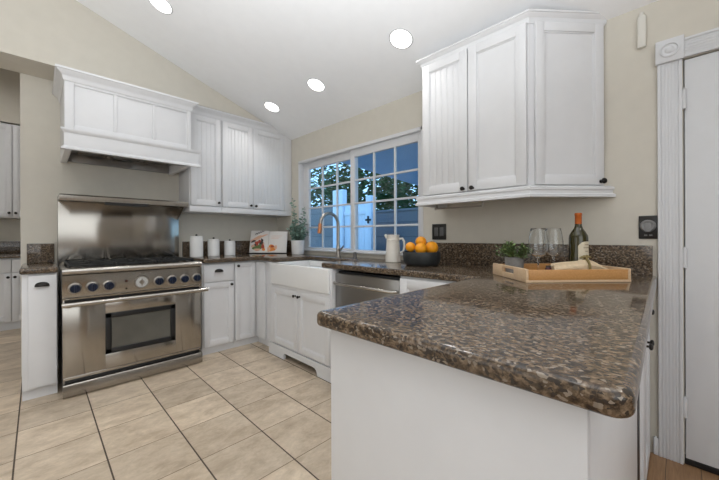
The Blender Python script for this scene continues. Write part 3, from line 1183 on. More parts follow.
# ------------------------------------------------------------------ apron sink
sn = MB()
sx0, sx1, sy0, sy1, st_, sb = -.668, -.205, -1.857, -.997, .872, .674
sn.box(sx0, sx0 + .05, sy0, sy1, sb, st_, .009, seg=3)
sn.box(sx1 - .03, sx1, sy0 + .002, sy1 - .002, sb + .01, st_, .004)
sn.box(sx0 + .03, sx1, sy1 - .035, sy1, sb + .01, st_, .004)
sn.box(sx0 + .03, sx1, sy0, sy0 + .035, sb + .01, st_, .004)
sn.box(sx0 + .03, sx1, sy0, sy1, sb + .004, sb + .03, .004)
tsn = thing('sink', 'white fireclay apron-front farmhouse sink under the window', 'sink', (-.43, -1.43, .674))
sn.build('basin', M['porcelain'], tsn)
MB().lathe([(0, 0), (.045, 0), (.04, .004), (0, .003)], (-.42, -1.42, .7045), 24).build('drain', M['nickel'], tsn)

# ------------------------------------------------------------------ dishwasher and filler
dw = thing('dishwasher', 'stainless steel dishwasher with bar handle beside the sink', 'dishwasher', (-.35, -2.2, 0))
b = MB()
b.box(-.59, -.03, -2.508, -1.888, .09, .855, .002)
b.build('tub', M['black'], dw)
b = MB()
b.box(-.622, -.592, -2.508, -1.888, .1, .842, .005)
dd = b.build('door', M['steel_dark'], dw)
hb = MB()
hb.tube([(-.640, -1.895, .768), (-.660, -1.93, .768), (-.664, -2.2, .768), (-.660, -2.465, .768), (-.640, -2.5, .768)], .011, 14)
hb.cyl((-.665, -1.94, .768), (-.62, -1.94, .768), .008)
hb.cyl((-.665, -2.455, .768), (-.62, -2.455, .768), .008)
hb.build('handle', M['steel_plain'], dd)
MB().box(-.56, -.1, -2.5, -1.89, 0, .09).build('toe_kick', M['black'], dw)
t = thing('base_cabinet', 'white filler cabinet between the dishwasher and the peninsula', 'cabinet', (-.3, -2.8, 0))
MB().box(-.62, -.02, -3.052, -2.515, .07, .872, .002).build('body', M['paint'], t)
MB().box(-.57, -.1, -3.052, -2.515, 0, .07).build('toe_kick', M['paint'], t)
panel_door(face_mtx((-.621, -2.525, .09), (-1, 0)), .40, .77, 'shaker', parent=t)

# ------------------------------------------------------------------ peninsula cabinet
pn = thing('peninsula_cabinet', 'white peninsula cabinet with plain end panel under the granite', 'cabinet', (-.85, -3.36, 0))
b = MB()
b.box(-1.630, -.02, -3.640, -3.062, .0, .872, .002)
b.build('body', M['paint'], pn)
MB().box(-1.652, -1.631, -3.668, -3.060, .0, .872, .002).build('end_panel', M['paint'], pn)
MB().box(-1.630, -.802, -3.6655, -3.641, 0, .872, .002).build('side_panel', M['paint'], pn)
MB().box(-.801, -.748, -3.668, -3.641, 0, .868, .001).build('shadow_gap_strip', M['black'], pn)  # black strip painted in for the shaded gap beside the panel
# doors and drawers of the side facing the entry
for x0, x1 in ((-.745, -.395), (-.385, -.025)):
    d = panel_door(face_mtx((x0, -3.641, .012), (0, -1)), x1 - x0, .70, 'shaker', parent=pn)
    kx = x1 - .03 if x0 < -.5 else x0 + .03
    knob((kx, -3.661, .655), (0, -1), d, .014)
    d = slab_front(face_mtx((x0, -3.641, .722), (0, -1)), x1 - x0, .14, parent=pn)
    if x0 > -.5:
        knob(((x0 + x1) / 2 - .13, -3.661, .787), (0, -1), d, .013)

# ------------------------------------------------------------------ main countertop
tp = thing('countertop', 'brown speckled granite countertop running from the range round to the peninsula', 'countertop', (-.6, -2.0, .873))


def arc(cx, cy, r, a0, a1, n=6):
    return [(cx + r * math.cos(math.radians(a0 + (a1 - a0) * k / n)), cy + r * math.sin(math.radians(a0 + (a1 - a0) * k / n))) for k in range(n + 1)]


poly = [(-1.152, -.002), (-1.152, -.645), (-.645, -.645), (-.645, -1.003), (-.21, -1.003), (-.21, -1.748), (-.645, -1.748), (-.645, -3.035)]
poly += arc(-1.672, -3.055, .02, 90, 180)
poly += arc(-1.662, -3.695, .03, 180, 270)
poly += [(-.002, -3.688), (-.002, -.002)]
MB().prism(poly, .8735, .915, .013, seg=4, skip=lambda a, b_: (a.y > -.01 and b_.y > -.01) or (a.x > -.01 and b_.x > -.01)).build('slab', M['granite'], tp)
b = MB()
b.box(-1.15, -.002, -.022, -.002, .9155, 1.072, .002)
b.box(-.022, -.002, -.478, -.022, .9155, 1.072, .002)
b.build('backsplash', M['granite'], tp)
MB().box(-.022, -.002, -3.672, -2.30, .9155, 1.071, .002).build('backsplash', M['granite'], tp)

# ------------------------------------------------------------------ wall cabinets above the peninsula
pw = thing('wall_cabinet', 'white wall cabinet with angled end right of the window, above the peninsula', 'cabinet', (-.17, -2.95, 1.33))
X0 = -.325
PYa, PYb, PYc = -2.492, -3.180, -3.470
out = [(-.003, PYa), (X0, PYa), (X0, PYb), (-.003, PYc)]
b = MB()
b.prism(out, 1.398, 2.32)
b.build('body', M['paint'], pw)
a45 = math.atan2(PYc - PYb, 0 - X0)
nA = Vector((math.sin(a45), -math.cos(a45), 0))
nA = nA if nA.x < 0 else -nA
bis = (Vector((-1, 0, 0)) + nA)
bis = bis / bis.dot(Vector((-1, 0, 0)))
wv = Vector((0, -1, 0))
eA = nA / nA.y * -1            # along the wall plane at the angled end (moves only in y)
eA = Vector((0, -1.0 / abs(nA.y), 0))


def wrap(yo=0.0):
    return [(-.004, PYa, 0, 1), (X0, PYa, -1, 1), (X0, PYb, bis.x, bis.y), (-.004, PYc, eA.x, eA.y)]


MB().sweep([(-.006, 1.336), (.040, 1.336), (.040, 1.350), (.030, 1.358), (.030, 1.372), (.036, 1.378), (.036, 1.390), (.022, 1.399), (-.006, 1.399)], wrap()).build('light_rail', M['paint'], pw)
MB().sweep(CROWN(2.296, .060, .034), wrap()).build('crown', M['paint'], pw)
d = panel_door(face_mtx((X0 - .001, -2.500, 1.405), (-1, 0)), .330, .895, 'bead', parent=pw)
knob((X0 - .021, -2.806, 1.42), (-1, 0), d, .0135)
d = panel_door(face_mtx((X0 - .001, -2.836, 1.405), (-1, 0)), .338, .895, 'shaker', parent=pw)
knob((X0 - .021, -2.866, 1.42), (-1, 0), d, .0135)
dirA = Vector((0 - X0, PYc - PYb, 0)).normalized()
o0 = Vector((X0, PYb, 1.405)) + dirA * .03 + nA * .001
LA = Vector((0 - X0, PYc - PYb, 0)).length
d = panel_door(face_mtx(o0, (nA.x, nA.y)), LA - .045, .895, 'shaker', st=.05, parent=pw)
kp = Vector((X0, PYb, 1.424)) + dirA * (LA - .035) + nA * .021
knob(kp, (nA.x, nA.y), d, .0155)
# paper towel rod under the cabinet
t = thing('towel_rod', 'thin dark metal towel rod under the cabinet right of the window', 'towel rod', (-.25, -2.72, 1.336))
b = MB()
b.tube([(-.25, -2.555, 1.3985), (-.25, -2.555, 1.318), (-.25, -2.56, 1.312)], .0055, 10)
b.tube([(-.25, -2.552, 1.315), (-.25, -2.885, 1.315)], .0045, 10)
b.tube([(-.25, -2.885, 1.3985), (-.25, -2.885, 1.310)], .0045, 10)
b.sphere((-.25, -2.545, 1.315), .0095, u=10, v=8)
b.build('rod', M['nickel'], t)

# ------------------------------------------------------------------ wall fittings
t = thing('outlet', 'black double outlet plate on the wall beside the window, above the orange bowl', 'outlet', (0, -2.4245, 1.156))
mt = face_mtx((-.001, -2.362, 1.094), (-1, 0))
MB().box(0, .125, -.006, 0, 0, .124, .003, mt).build('plate', M['plate'], t)
for x in (.038, .086):
    MB().box(x - .017, x + .017, -.009, -.005, .028, .096, .003, mt).build('switch_rocker' if x < .05 else 'receptacle', M['plate_grey'], t)
t = thing('outlet', 'black outlet plate with grey plug-in device beside the door casing', 'outlet', (0, -3.652, 1.165))
mt = face_mtx((-.001, -3.617, 1.106), (-1, 0))
MB().box(0, .073, -.006, 0, 0, .12, .003, mt).build('plate', M['plate'], t)
b = MB()
pv = face_mtx((-.0075, -3.654, 1.173), (-1, 0)) @ Matrix.Rotation(PI / 2, 4, 'X')
b.lathe([(0, 0), (.032, 0), (.030, .012), (.024, .020), (.015, .016), (0, .015)], mtx=pv, n=28)
b.box(.024, .050, -.026, -.006, .035, .082, .005, mt)
b.build('plug_device', M['grey_plastic'], t)
for x in (.028, .048):
    MB().box(x - .006, x + .006, -.010, -.005, .015, .022, .001, mt).build('plug_slot', M['grey_plastic'], t)
t = thing('door_sensor', 'slim cream door sensor high on the wall left of the door casing', 'door sensor', (0, -3.632, 2.19))
mt = face_mtx((-.001, -3.616, 2.104), (-1, 0))
MB().box(0, .034, -.022, 0, 0, .165, .005, mt).build('housing', M['offwhite'], t)
MB().box(.006, .026, -.019, 0, .158, .186, .006, mt).build('tip', M['offwhite'], t)

# ------------------------------------------------------------------ faucet, soap pump
fx, fy = -.105, -1.335
t = thing('faucet', 'brushed nickel gooseneck faucet behind the farmhouse sink', 'faucet', (fx, fy, .915))
b = MB()
b.lathe([(0, 0), (.029, 0), (.029, .006), (.022, .012), (.020, .06), (.0205, .11), (.016, .125), (0, .126)], (fx, fy, .9155), 24)
b.build('body', M['nickel'], t)
pts = [(fx, fy, 1.03), (fx, fy, 1.22)]
Rr = .113
for k in range(1, 15):
    a = PI - PI * k / 14
    pts.append((fx - Rr - Rr * math.cos(a), fy + .0, 1.235 + Rr * math.sin(a)))
pts.append((fx - 2 * Rr - .002, fy, 1.222))
MB().tube(pts, .0155, 14).build('spout', M['nickel'], t)
ex = fx - 2 * Rr
MB().tube([(ex - .002, fy, 1.245), (ex - .006, fy, 1.20), (ex - .012, fy, 1.165), (ex - .014, fy, 1.150)], [.0175, .019, .021, .018], 16).build('spray_head', M['copper'], t)
b = MB()
b.tube([(fx, fy - .01, .985), (fx, fy - .045, .990)], [.016, .014], 14)
b.tube([(fx, fy - .04, .990), (fx - .01, fy - .065, 1.005), (fx - .02, fy - .10, 1.03)], [.009, .008, .006], 10)
b.build('lever', M['nickel'], t)
t = thing('soap_dispenser', 'short dark cylinder soap dispenser right of the faucet', 'soap dispenser', (-.085, -1.555, .915))
b = MB()
b.lathe([(0, 0), (.021, 0), (.021, .004), (.016, .007), (.0155, .05), (.012, .055), (0, .056)], (-.085, -1.555, .9155), 20)
b.build('pump', mat('gunmetal_finish', (.13, .125, .12), .4, .8), t)

# ------------------------------------------------------------------ canisters
for (x, y, r, h, lab) in ((-1.078, -.22, .063, .198, 'tallest white ceramic canister, nearest the range'),
                          (-.903, -.215, .059, .165, 'medium white ceramic canister, middle of the three by the splash'),
                          (-.722, -.20, .059, .142, 'shortest white ceramic canister, nearest the cookbook')):
    t = thing('canister', lab, 'canister', (x, y, .915), 'white canisters by the backsplash')
    MB().lathe([(0, 0), (r - .004, 0), (r, .004), (r, h - .004), (r - .004, h), (0, h)], (x, y, .9155), 36).build('jar', M['ceramic'], t)
    ld = MB().lathe([(0, h + .0005), (r - .003, h + .0005), (r - .002, h + .012), (r - .008, h + .017), (0, h + .018)], (x, y, .9155), 36).build('lid', M['ceramic'], t)
    MB().sphere((x, y, .9155 + h + .026), .011, u=14, v=10).build('knob', M['dark_metal'], ld)

# ------------------------------------------------------------------ cookbook on its stand
bk = Vector((-.290, -.268, .9165))
tilt = Matrix.Translation(bk) @ Matrix.Rotation(math.radians(-45), 4, 'Z') @ Matrix.Rotation(math.radians(-16), 4, 'X')
t = thing('cookbook_stand', 'thin dark stand holding the open cookbook', 'book stand', tuple(bk))
b = MB()
b.box(-.235, .235, -.040, .006, -.000, .008, .002, Matrix.Translation(bk) @ Matrix.Rotation(math.radians(-45), 4, 'Z'))
b.box(-.20, .20, .0165, .022, .01, .22, .002, tilt)
b.build('frame', M['dark_metal'], t)
t = thing('cookbook', 'open cookbook with a food photograph, propped in the corner', 'book', tuple(bk + Vector((0, 0, .009))))


def page(x0, x1, bow, z0=.011, z1=.285, n=10):
    bm_ = MB()
    rows = []
    for k in range(n + 1):
        u = k / n
        x = x0 + (x1 - x0) * u
        yy = -bow * math.sin(PI * min(1, max(0, u))) * .7
        rows.append((x, yy))
    for (xa, ya), (xb, yb_) in zip(rows, rows[1:]):
        t_ = bmesh.new()
        co = [(xa, ya - .004, z0), (xb, yb_ - .004, z0), (xb, yb_ - .004, z1), (xa, ya - .004, z1), (xa, .013, z0), (xb, .013, z0), (xb, .013, z1), (xa, .013, z1)]
        vs = [t_.verts.new(c) for c in co]
        for f_ in ((0, 1, 2, 3), (5, 4, 7, 6), (3, 2, 6, 7), (1, 0, 4, 5)):
            t_.faces.new([vs[i] for i in f_])
        if (xa, ya) == rows[0]: t_.faces.new([vs[i] for i in (0, 3, 7, 4)])
        if (xb, yb_) == rows[-1]: t_.faces.new([vs[i] for i in (1, 5, 6, 2)])
        bm_._join(t_, tilt)
    return bm_


pl = page(-.225, -.003, .012, z1=.285).build('page', M['paper'], t)
pr_ = page(.0, .220, .010, z1=.275).build('page', M['paper'], t)


def blob(b, x, z, rx, rz, mi, y=-.0145, rot=0.0, n=16):
    c_, s_ = math.cos(rot), math.sin(rot)
    pts_ = []
    if x < 0: x, rx = x * .86, rx * .88
    for k in range(n):
        a = 2 * PI * k / n
        rr = 1 + .13 * math.sin(3 * a + x * 50)
        u, v_ = rx * rr * math.cos(a), rz * rr * math.sin(a)
        pts_.append(tilt @ Vector((x + u * c_ - v_ * s_, y, z + u * s_ + v_ * c_)))
    b.quad(pts_, mi)


b = MB()
cols = [M['fruit_pink'], M['fruit_red'], M['fruit_green'], M['fruit_orange'], M['fruit_dark'], M['ink_grey']]
blob(b, -.17, .185, .085, .020, 0, -.0150, .5)
blob(b, -.12, .205, .10, .013, 0, -.0148, .35)
blob(b, -.21, .150, .035, .012, 4, -.0155, .4)
blob(b, -.20, .09, .035, .022, 0, -.0150)
blob(b, -.16, .125, .028, .028, 1, -.0154)
blob(b, -.19, .065, .03, .02, 2, -.0156)
blob(b, -.13, .075, .05, .035, 2, -.0152)
blob(b, -.10, .13, .03, .03, 4, -.0153)
blob(b, -.125, .15, .018, .02, 1, -.0157)
blob(b, -.09, .165, .014, .022, 4, -.0158, .5)
blob(b, -.15, .045, .045, .016, 0, -.0158)
blob(b, -.075, .085, .022, .03, 1, -.0159)
blob(b, -.18, .105, .014, .012, 4, -.0160)
blob(b, -.06, .05, .022, .02, 3, -.0150)
blob(b, -.11, .10, .012, .018, 2, -.0161, .8)
blob(b, -.065, .12, .010, .016, 0, -.0161, .2)
b.build('food_picture', cols, pl, smooth=False)
b = MB()
for k in range(4):
    a0 = Vector((-.165 + .025 * k, -.0165, .238 + .010 * k))
    b.tube([tilt @ (a0 + Vector((0, 0, -.008))), tilt @ (a0 + Vector((.012, 0, .014))), tilt @ (a0 + Vector((.018, 0, .0))), tilt @ (a0 + Vector((.028, 0, .012)))], .0035, 6)
b.build('title_script', M['fruit_dark'], pl)
b = MB()
blob(b, .045, .065, .048, .042, 3, -.0140)
blob(b, .01, .05, .02, .03, 0, -.0142)
blob(b, .09, .075, .02, .025, 0, -.0142)
blob(b, .05, .085, .02, .012, 1, -.0144)
for k in range(3):
    z = .215 - .016 * k
    b.quad([tilt @ Vector(p) for p in ((.03, -.0135, z), (.16 - .02 * k, -.0135, z), (.16 - .02 * k, -.0135, z + .003), (.03, -.0135, z + .003))], 0)
b.build('food_picture', cols, pr_, smooth=False)

# ------------------------------------------------------------------ eucalyptus in white pot
ppx, ppy = -.125, -.655
t = thing('potted_plant', 'tall grey green leafy plant in a white pot by the window', 'plant', (ppx, ppy, .915))
MB().lathe([(0, 0), (.062, 0), (.068, .004), (.076, .158), (.074, .162), (.069, .162), (.067, .145), (0, .145)], (ppx, ppy, .9155), 32).build('pot', M['pot_white'], t)
MB().lathe([(0, .147), (.066, .147), (.066, .1455), (0, .1455)], (ppx, ppy, .9155), 24).build('soil', M['soil'], t)


def leaf(b, p, d, up, ln, wd, mi=0, cup=.15):
    d = Vector(d).normalized()
    s = d.cross(Vector(up)).normalized()
    n = s.cross(d)
    P_ = Vector(p)
    v = [P_, P_ + d * ln * .35 + s * wd * .5 + n * cup * wd, P_ + d * ln * .72 + s * wd * .42 + n * cup * wd, P_ + d * ln, P_ + d * ln * .72 - s * wd * .42 + n * cup * wd, P_ + d * ln * .35 - s * wd * .5 + n * cup * wd, P_ + d * ln * .35, P_ + d * ln * .72]
    V = [b.bm.verts.new(x) for x in v]
    for f_ in ((0, 6, 1), (6, 7, 2, 1), (7, 3, 2), (0, 5, 6), (5, 4, 7, 6), (4, 3, 7)):
        fc = b.bm.faces.new([V[i] for i in f_])
        fc.material_index = mi


rnd = random.Random(3)
st = MB()
lf = MB()
for k in range(19):
    a = k * 2.4 + rnd.uniform(-.3, .3)
    sp = rnd.uniform(.05, .17)
    top = rnd.uniform(.10, .28)
    if k == 0: sp, a, top = .035, 2.6, .50
    if k == 1: sp, a, top = .06, -.9, .40
    if k == 2: sp, a, top = .05, 3.6, .34
    pts = []
    for i in range(9):
        u = i / 8
        q_ = Vector((ppx + math.cos(a) * (.02 + sp * u ** 1.2), ppy + math.sin(a) * (.02 + sp * u ** 1.2), 1.06 + top * u))
        q_.x = min(q_.x, -.035)
        pts.append(q_)
    st.tube(pts, [.0022 - .0012 * i / 8 for i in range(9)], 6)
    nl = int(12 + top * 44)
    for j in range(nl):
        u = .08 + .92 * j / nl
        i = min(7, int(u * 8))
        p = pts[i].lerp(pts[i + 1], u * 8 - i)
        an = j * 2.4 + rnd.uniform(-.4, .4)
        d = Vector((math.cos(an), math.sin(an), rnd.uniform(-.2, .6)))
        L_ = rnd.uniform(.042, .062) * (1.1 - .4 * u)
        if p.x + d.normalized().x * L_ > -.026: d.x = -abs(d.x)
        leaf(lf, p, d, (rnd.uniform(-.8, .8), rnd.uniform(-.8, .8), rnd.uniform(.2, 1)), L_, L_ * .62, 0)
st.build('stems', M['stem'], t)
lf.build('foliage', M['leaf_blue'], t, smooth=False)

# ------------------------------------------------------------------ pitcher
px_, py_ = -.235, -2.145
t = thing('pitcher', 'cream ceramic pitcher on the counter in front of the window', 'pitcher', (px_, py_, .915))
MB().lathe([(0, 0), (.058, 0), (.061, .004), (.060, .04), (.055, .12), (.052, .165), (.052, .169), (.054, .172), (.054, .178), (.051, .181), (.050, .205), (.053, .217), (.050, .219), (.046, .205), (.047, .12), (.051, .03), (0, .02)], (px_, py_, .9155), 36).build('body', M['cream_ceramic'], t)
hd_ = Vector((.55, -.835, 0)).normalized()
b = MB()
pts = [(.050, .185), (.075, .188), (.088, .165), (.090, .125), (.082, .09), (.058, .072)]
b.tube([Vector((px_, py_, .9155)) + hd_ * r + Vector((0, 0, z)) for r, z in pts], [.009, .010, .0095, .009, .009, .008], 12)
b.build('handle', M['cream_ceramic'], t)
sd = -hd_
b = MB()
b.tube([Vector((px_, py_, .9155)) + sd * .045 + Vector((0, 0, .195)), Vector((px_, py_, .9155)) + sd * .064 + Vector((0, 0, .219))], [.016, .010], 12)
b.build('spout', M['cream_ceramic'], t)

# ------------------------------------------------------------------ bowl of oranges
bx, by = -.305, -2.462
bwl = MB().lathe([(0, 0), (.100, 0), (.112, .004), (.124, .02), (.132, .05), (.1335, .085), (.131, .097), (.127, .097), (.126, .085), (.124, .080), (.10, .074), (0, .072)], (bx, by, .9155), 40).build('fruit_bowl', M['bowl'], None, (bx, by, .9155))
tag(bwl, 'round charcoal bowl holding oranges on the counter', 'bowl')
R2 = Vector((.7049, -.7093, 0))
F2 = Vector((.7093, .7049, 0))
for (u, d, z, r, lab) in ((-.080, -.005, 1.046, .036, 'leftmost orange in the charcoal bowl'),
                          (.004, .045, 1.082, .040, 'topmost orange resting on the others in the bowl'),
                          (-.014, -.050, 1.036, .042, 'front middle orange in the bowl, just below the top one'),
                          (.070, -.010, 1.040, .047, 'rightmost and largest orange in the charcoal bowl'),
                          ):
    p = Vector((bx, by, z)) + R2 * u + F2 * d
    t = thing('orange', lab, 'orange', tuple(p - Vector((0, 0, r))), 'oranges in the bowl')
    MB().sphere(p, r, (1, 1, .96), 28, 18).build('peel', M['orange'], t)
    MB().lathe([(0, 0), (.003, 0), (.0025, .003), (0, .003)], (p.x, p.y, p.z + r * .955), 8).build('stem', M['leaf_green'], t)

# ------------------------------------------------------------------ serving tray and what stands in it
e1 = Vector((.727, -.686, 0)).normalized()
e2 = Vector((.686, .727, 0)).normalized()
tc_ = Vector((-.425, -3.33, .916))
T = Matrix(((e1.x, e2.x, 0, tc_.x), (e1.y, e2.y, 0, tc_.y), (0, 0, 1, tc_.z), (0, 0, 0, 1)))
TL, TW, TH = .24, .166, .060
tr = thing('serving_tray', 'rectangular wooden serving tray with slot handles on the peninsula', 'tray', tuple(tc_))
MB().box(-TL + .004, TL - .004, -TW + .004, TW - .004, 0.0, .010, .001, T).build('base', M['tray_end'], tr)
for s in (-1, 1):
    MB().box(-TL + .013, TL - .013, s * TW - (.012 if s > 0 else 0), s * TW + (.012 if s < 0 else 0), .0105, TH - .004, .002, T).build('long_side', M['tray'], tr)
MB().box(-TL, TL, -TW - .001, -TW + .014, 0, .010, .001, T).build('base_lip', M['tray_end'], tr)
for s in (-1, 1):
    b = MB()
    xa, xb = (s * TL - .012, s * TL) if s > 0 else (s * TL, s * TL + .012)
    b.box(xa, xb, -TW, -.055, .0, TH, .002, T)
    b.box(xa, xb, .055, TW, .0, TH, .002, T)
    b.box(xa, xb, -.056, .056, .0, .026, .002, T)
    b.box(xa, xb, -.056, .056, TH - .013, TH, .002, T)
    b.build('handle_end', M['tray_end'], tr)
TZ = .0115


def tp_(x, y, z=0.0):
    return T @ Vector((x, y, TZ + z))


# succulent
p = tp_(-.150, .108)
t = thing('potted_succulent', 'small green bushy plant in a grey pot at the back left of the tray', 'plant', tuple(p))
MB().lathe([(0, 0), (.040, 0), (.043, .003), (.048, .082), (.046, .085), (.042, .085), (.041, .072), (0, .072)], tuple(p), 28).build('pot', M['pot_grey'], t)
MB().lathe([(0, .0735), (.0405, .0735), (.0405, .0725), (0, .0725)], tuple(p), 20).build('soil', M['soil'], t)
lf = MB()
st = MB()
rnd = random.Random(11)
for k in range(46):
    a = rnd.uniform(0, 2 * PI)
    el = rnd.uniform(.15, 1.45)
    ln = rnd.uniform(.06, .10)
    d = Vector((math.cos(a) * math.cos(el), math.sin(a) * math.cos(el), math.sin(el) * .95))
    b0 = Vector(p) + Vector((math.cos(a) * .018, math.sin(a) * .018, .074))
    st.tube([b0, b0 + d * ln], [.0018, .001], 5)
    for j in range(11):
        u = .25 + .75 * j / 10
        an = j * 2.2 + k
        dd_ = (d * .5 + Vector((math.cos(an), math.sin(an), rnd.uniform(-.2, .7)))).normalized()
        L_ = rnd.uniform(.013, .023)
        leaf(lf, b0 + d * ln * u, dd_, (0, 0, 1), L_, L_ * .6)
st.build('stems', M['stem'], t)
lf.build('foliage', M['leaf_green'], t, smooth=False)


def wine_glass(x, y, lab, s):
    p = tp_(x, y)
    t = thing('wine_glass', lab, 'wine glass', tuple(p), 'wine glasses on the tray')
    prof = [(.012, .088), (.026, .094), (.038, .110), (.0435, .135), (.0425, .165), (.037, .20), (.0325, .226), (.0318, .2265), (.0315, .2255), (.036, .20), (.0413, .165), (.0423, .136), (.037, .1115), (.0255, .0958), (.008, .0905)]
    MB().lathe([(r * s, z * s) for r, z in prof], tuple(p), 36).build('bowl', M['crystal'], t)
    MB().lathe([(.0042 * s, .003 * s), (.0038 * s, .02 * s), (.0036 * s, .07 * s), (.006 * s, .084 * s), (.012 * s, .0885 * s), (0, .0905 * s)], tuple(p), 16).build('stem', M['crystal'], t)
    MB().lathe([(0, 0), (.035 * s, 0), (.035 * s, .0012), (.018 * s, .003), (.004 * s, .005), (0, .005)], tuple(p), 32).build('foot', M['crystal'], t)
    return t


wine_glass(-.097, -.02, 'left and nearer of the two stemmed wine glasses on the tray', 1.03)
wine_glass(.022, .045, 'right and farther of the two stemmed wine glasses, nearer the bottle', 1.03)
p = tp_(.128, .012)
wbt = thing('wine_bottle', 'dark green wine bottle with orange foil and cream label on the tray', 'wine bottle', tuple(p))
rb = .0415
MB().lathe([(0, .004), (.025, .003), (rb - .004, 0), (rb, .005), (rb, .185), (rb - .002, .198), (rb - .010, .214), (.020, .232), (.0155, .246), (.0145, .26), (.0145, .300), (.0, .302)], tuple(p), 36).build('glass', M['bottle'], wbt)
MB().lathe([(.0152, .255), (.0152, .296), (.0165, .298), (.0165, .306), (.0155, .310), (0, .310)], tuple(p), 24).build('foil_capsule', M['foil'], wbt)
b = MB()
fa0 = math.atan2(-F2.y, -F2.x) + .42
na = 20
rows = []
for k in range(na + 1):
    a = fa0 - 1.05 + 2.1 * k / na
    e = abs(k / na - .5) * 2
    zt = .168 - .022 * e ** 3
    r_ = rb + .0007
    rows.append((b.bm.verts.new((p.x + r_ * math.cos(a), p.y + r_ * math.sin(a), p.z + .055)), b.bm.verts.new((p.x + r_ * math.cos(a), p.y + r_ * math.sin(a), p.z + zt))))
for (a0, a1), (b0, b1) in zip(rows, rows[1:]):
    b.bm.faces.new([a0, b0, b1, a1])
lb_ = b.build('paper_label', M['label'], wbt)
b = MB()
for z, h0, h1 in ((.150, -.35, .35), (.135, -.5, .5), (.118, -.3, .3), (.085, -.55, .55)):
    for k in range(8):
        a = fa0 + h0 + (h1 - h0) * k / 8
        a2 = fa0 + h0 + (h1 - h0) * (k + .7) / 8
        r_ = rb + .0013
        b.quad([(p.x + r_ * math.cos(a), p.y + r_ * math.sin(a), p.z + z), (p.x + r_ * math.cos(a2), p.y + r_ * math.sin(a2), p.z + z), (p.x + r_ * math.cos(a2), p.y + r_ * math.sin(a2), p.z + z + .004), (p.x + r_ * math.cos(a), p.y + r_ * math.sin(a), p.z + z + .004)])
b.build('label_print', M['ink'], lb_)
# rolled napkin with band
pN = tp_(.033, -.088)
t = thing('napkin', 'rolled oatmeal cloth napkin tied with a band at the front of the tray', 'napkin', tuple(pN))
b = MB()
bm_ = b.bm
secs = [(-.075, .024, .029), (-.068, .030, .033), (-.035, .033, .036), (0.0, .032, .038), (.025, .028, .040), (.040, .024, .041), (.050, .027, .038), (.068, .042, .034), (.088, .049, .027), (.100, .051, .020)]
rows = []
rnd = random.Random(5)
nn = 28
for i, (x, ry, rz) in enumerate(secs):
    row = []
    for k in range(nn):
        a = 2 * PI * k / nn
        pl_ = 1 + (.10 if i < 6 else .22) * math.sin(7 * a + i * .35) + rnd.uniform(-.03, .03)
        yy = ry * pl_ * math.cos(a)
        zz = max(0.0005, rz + rz * pl_ * math.sin(a))
        row.append(bm_.verts.new(T @ Vector((.033 + x * 1.41, -.088 + yy, TZ + zz))))
    rows.append(row)
for a, c in zip(rows, rows[1:]):
    for k in range(nn):
        bm_.faces.new([a[k], a[(k + 1) % nn], c[(k + 1) % nn], c[k]])
bm_.faces.new(rows[0])
bm_.faces.new(list(reversed(rows[-1])))
b.build('cloth', M['cloth'], t)
b = MB()
ring = []
for k in range(25):
    a = 2 * PI * k / 24
    ring.append(T @ Vector((.033 + .0564, -.088 + .029 * math.cos(a), TZ + .043 + .043 * math.sin(a))))
b.tube(ring, .0055, 8, cap=False)
b.tube([ring[6] , ring[6] + Vector((.012, -.004, .012)), ring[6] + Vector((.03, -.015, .008))], [.006, .009, .004], 8)
b.tube([ring[6] , ring[6] + Vector((-.012, .004, .012)), ring[6] + Vector((-.02, .02, .006))], [.006, .008, .004], 8)
b.build('band', M['cloth_band'], t)
p = tp_(-.088, -.085)
t = thing('small_jar', 'small dark red jar at the left end of the napkin on the tray', 'jar', tuple(p))
MB().lathe([(0, 0), (.013, 0), (.014, .002), (.014, .042), (.010, .048), (0, .048)], tuple(p), 20).build('glass', M['maroon'], t)
MB().lathe([(0, .0485), (.011, .0485), (.011, .056), (0, .056)], tuple(p), 18).build('lid', M['fruit_dark'], t)

# ------------------------------------------------------------------ the yard outside the window
struct(MB().box(.14, 20, -6, 20, -.2, -.1).build('floor', M['yard']))
g = thing('block_wall', 'grey block garden wall beyond the window', 'garden wall', (4.9, 1.5, -.1))
mW = MB()
mW.box(4.8, 5.0, -6, 3.2, -.1, 1.80)
mW.box(4.8, 5.0, 4.55, 9.9, -.1, 2.12)
mW.build('blocks', M['block'], g)
cpw = MB()
cpw.box(4.77, 5.03, -6, 3.2, 1.80, 1.86, .01)
cpw.box(4.77, 5.03, 4.55, 9.9, 2.12, 2.18, .01)
cpw.build('coping', M['block'], g)
g = thing('garden_gate', 'white wooden garden gate with black latch beyond the window', 'gate', (4.0, 2.6, -.1))
for (y, z1) in ((3.28, 2.46), (2.05, 2.19)):
    b = MB()
    b.box(3.93, 4.10, y - .22 if y > 3 else y - .1, y + .22 if y > 3 else y + .1, -.1, z1, .01)
    b.build('post', M['gate'], g)
b = MB()
n = 9
y0, y1 = 2.16, 3.05
for k in range(n):
    ya = y0 + (y1 - y0) * k / n
    b.box(4.0, 4.03, ya + .003, ya + (y1 - y0) / n - .003, 0, 2.02, .004)
b.build('boards', M['gate'], g)
b = MB()
for z in (.3, 1.70):
    b.box(3.97, 4.0, y0, y1, z, z + .12, .004)
b.build('rail', M['gate'], g)
b = MB()
b.box(3.90, 3.928, 1.95, 2.14, 1.52, 1.57, .004)
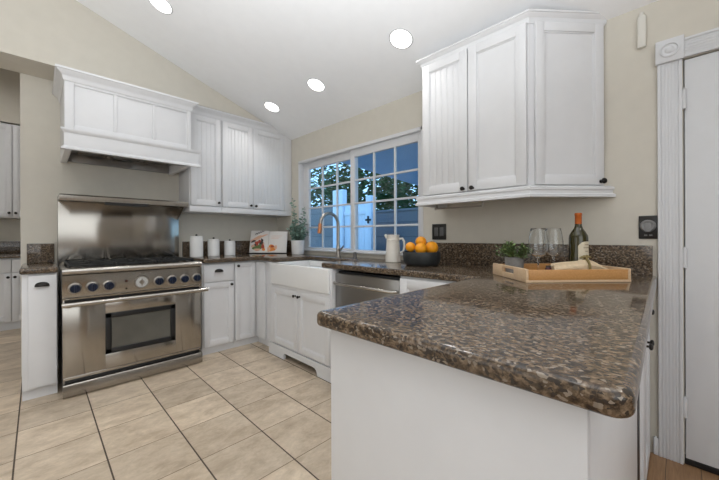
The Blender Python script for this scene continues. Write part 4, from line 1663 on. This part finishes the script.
b.box(3.90, 3.928, 2.02, 2.07, 1.45, 1.65, .004)
b.build('latch', M['black'], g)
pc = MB()
mt = Matrix(((1, 0, 0, 0), (0, 1, 0, 0), (0, 0, 1, 0), (0, 0, 0, 1)))
pc.prism([(.20, -.12), (5.4, .83), (5.4, -5.5), (.20, -5.5)], 2.30, 2.42)
g = thing('patio_cover', 'white patio cover roof, tinted dusk blue, outside the right window sash', 'patio cover', (3, -2, 2.3))
pc.build('roof_deck', M['patio'], g)
pp = MB()
for x, y in ((5.3, -5.2), (5.3, .65), (.4, -5.3)):
    pp.box(x - .06, x + .06, y - .06, y + .06, -.1, 2.30, .005)
pp.build('post', M['patio'], g)


def tree(x, y, h, r, lab, seed, n=1500, k_=1.0):
    t = thing('tree', lab, 'tree', (x, y, -.1), 'trees behind the garden wall')
    b = MB()
    b.tube([(x, y, -.1), (x + .05, y, h * .3), (x, y + .1, h * .6)], [.16, .12, .06], 10)
    b.build('trunk', M['bark'], t)
    rn = random.Random(seed)
    f_ = MB()
    for k in range(n):
        while True:
            v = Vector((rn.uniform(-1, 1), rn.uniform(-1, 1), rn.uniform(-1, 1)))
            if .35 < v.length < 1: break
        q_ = Vector((x + v.x * r, y + v.y * r, h * .60 + v.z * h * .42))
        a = rn.uniform(0, 2 * PI)
        leaf(f_, q_, (math.cos(a), math.sin(a), rn.uniform(-.6, .6)), (rn.uniform(-.5, .5), rn.uniform(-.5, .5), 1), rn.uniform(.22, .36) * k_, rn.uniform(.12, .2) * k_)
    f_.build('foliage', M['tree_leaf'], t, smooth=False)


tree(13.4, 14.8, 6.2, 2.5, 'leafy yard tree left of the white gate, beyond the block wall', 1, 1600, 1.5)
tree(7.6, 5.6, 4.6, 1.9, 'leafy yard tree right behind the white gate', 2, 2400)
tree(13.4, 6.5, 5.7, 2.9, 'leafy yard tree far behind the block wall, right of the gate', 4, 2600, 1.55)
tree(8.0, -.6, 3.8, 1.9, 'leafy yard tree seen lowest under the patio cover edge', 6, 2200)
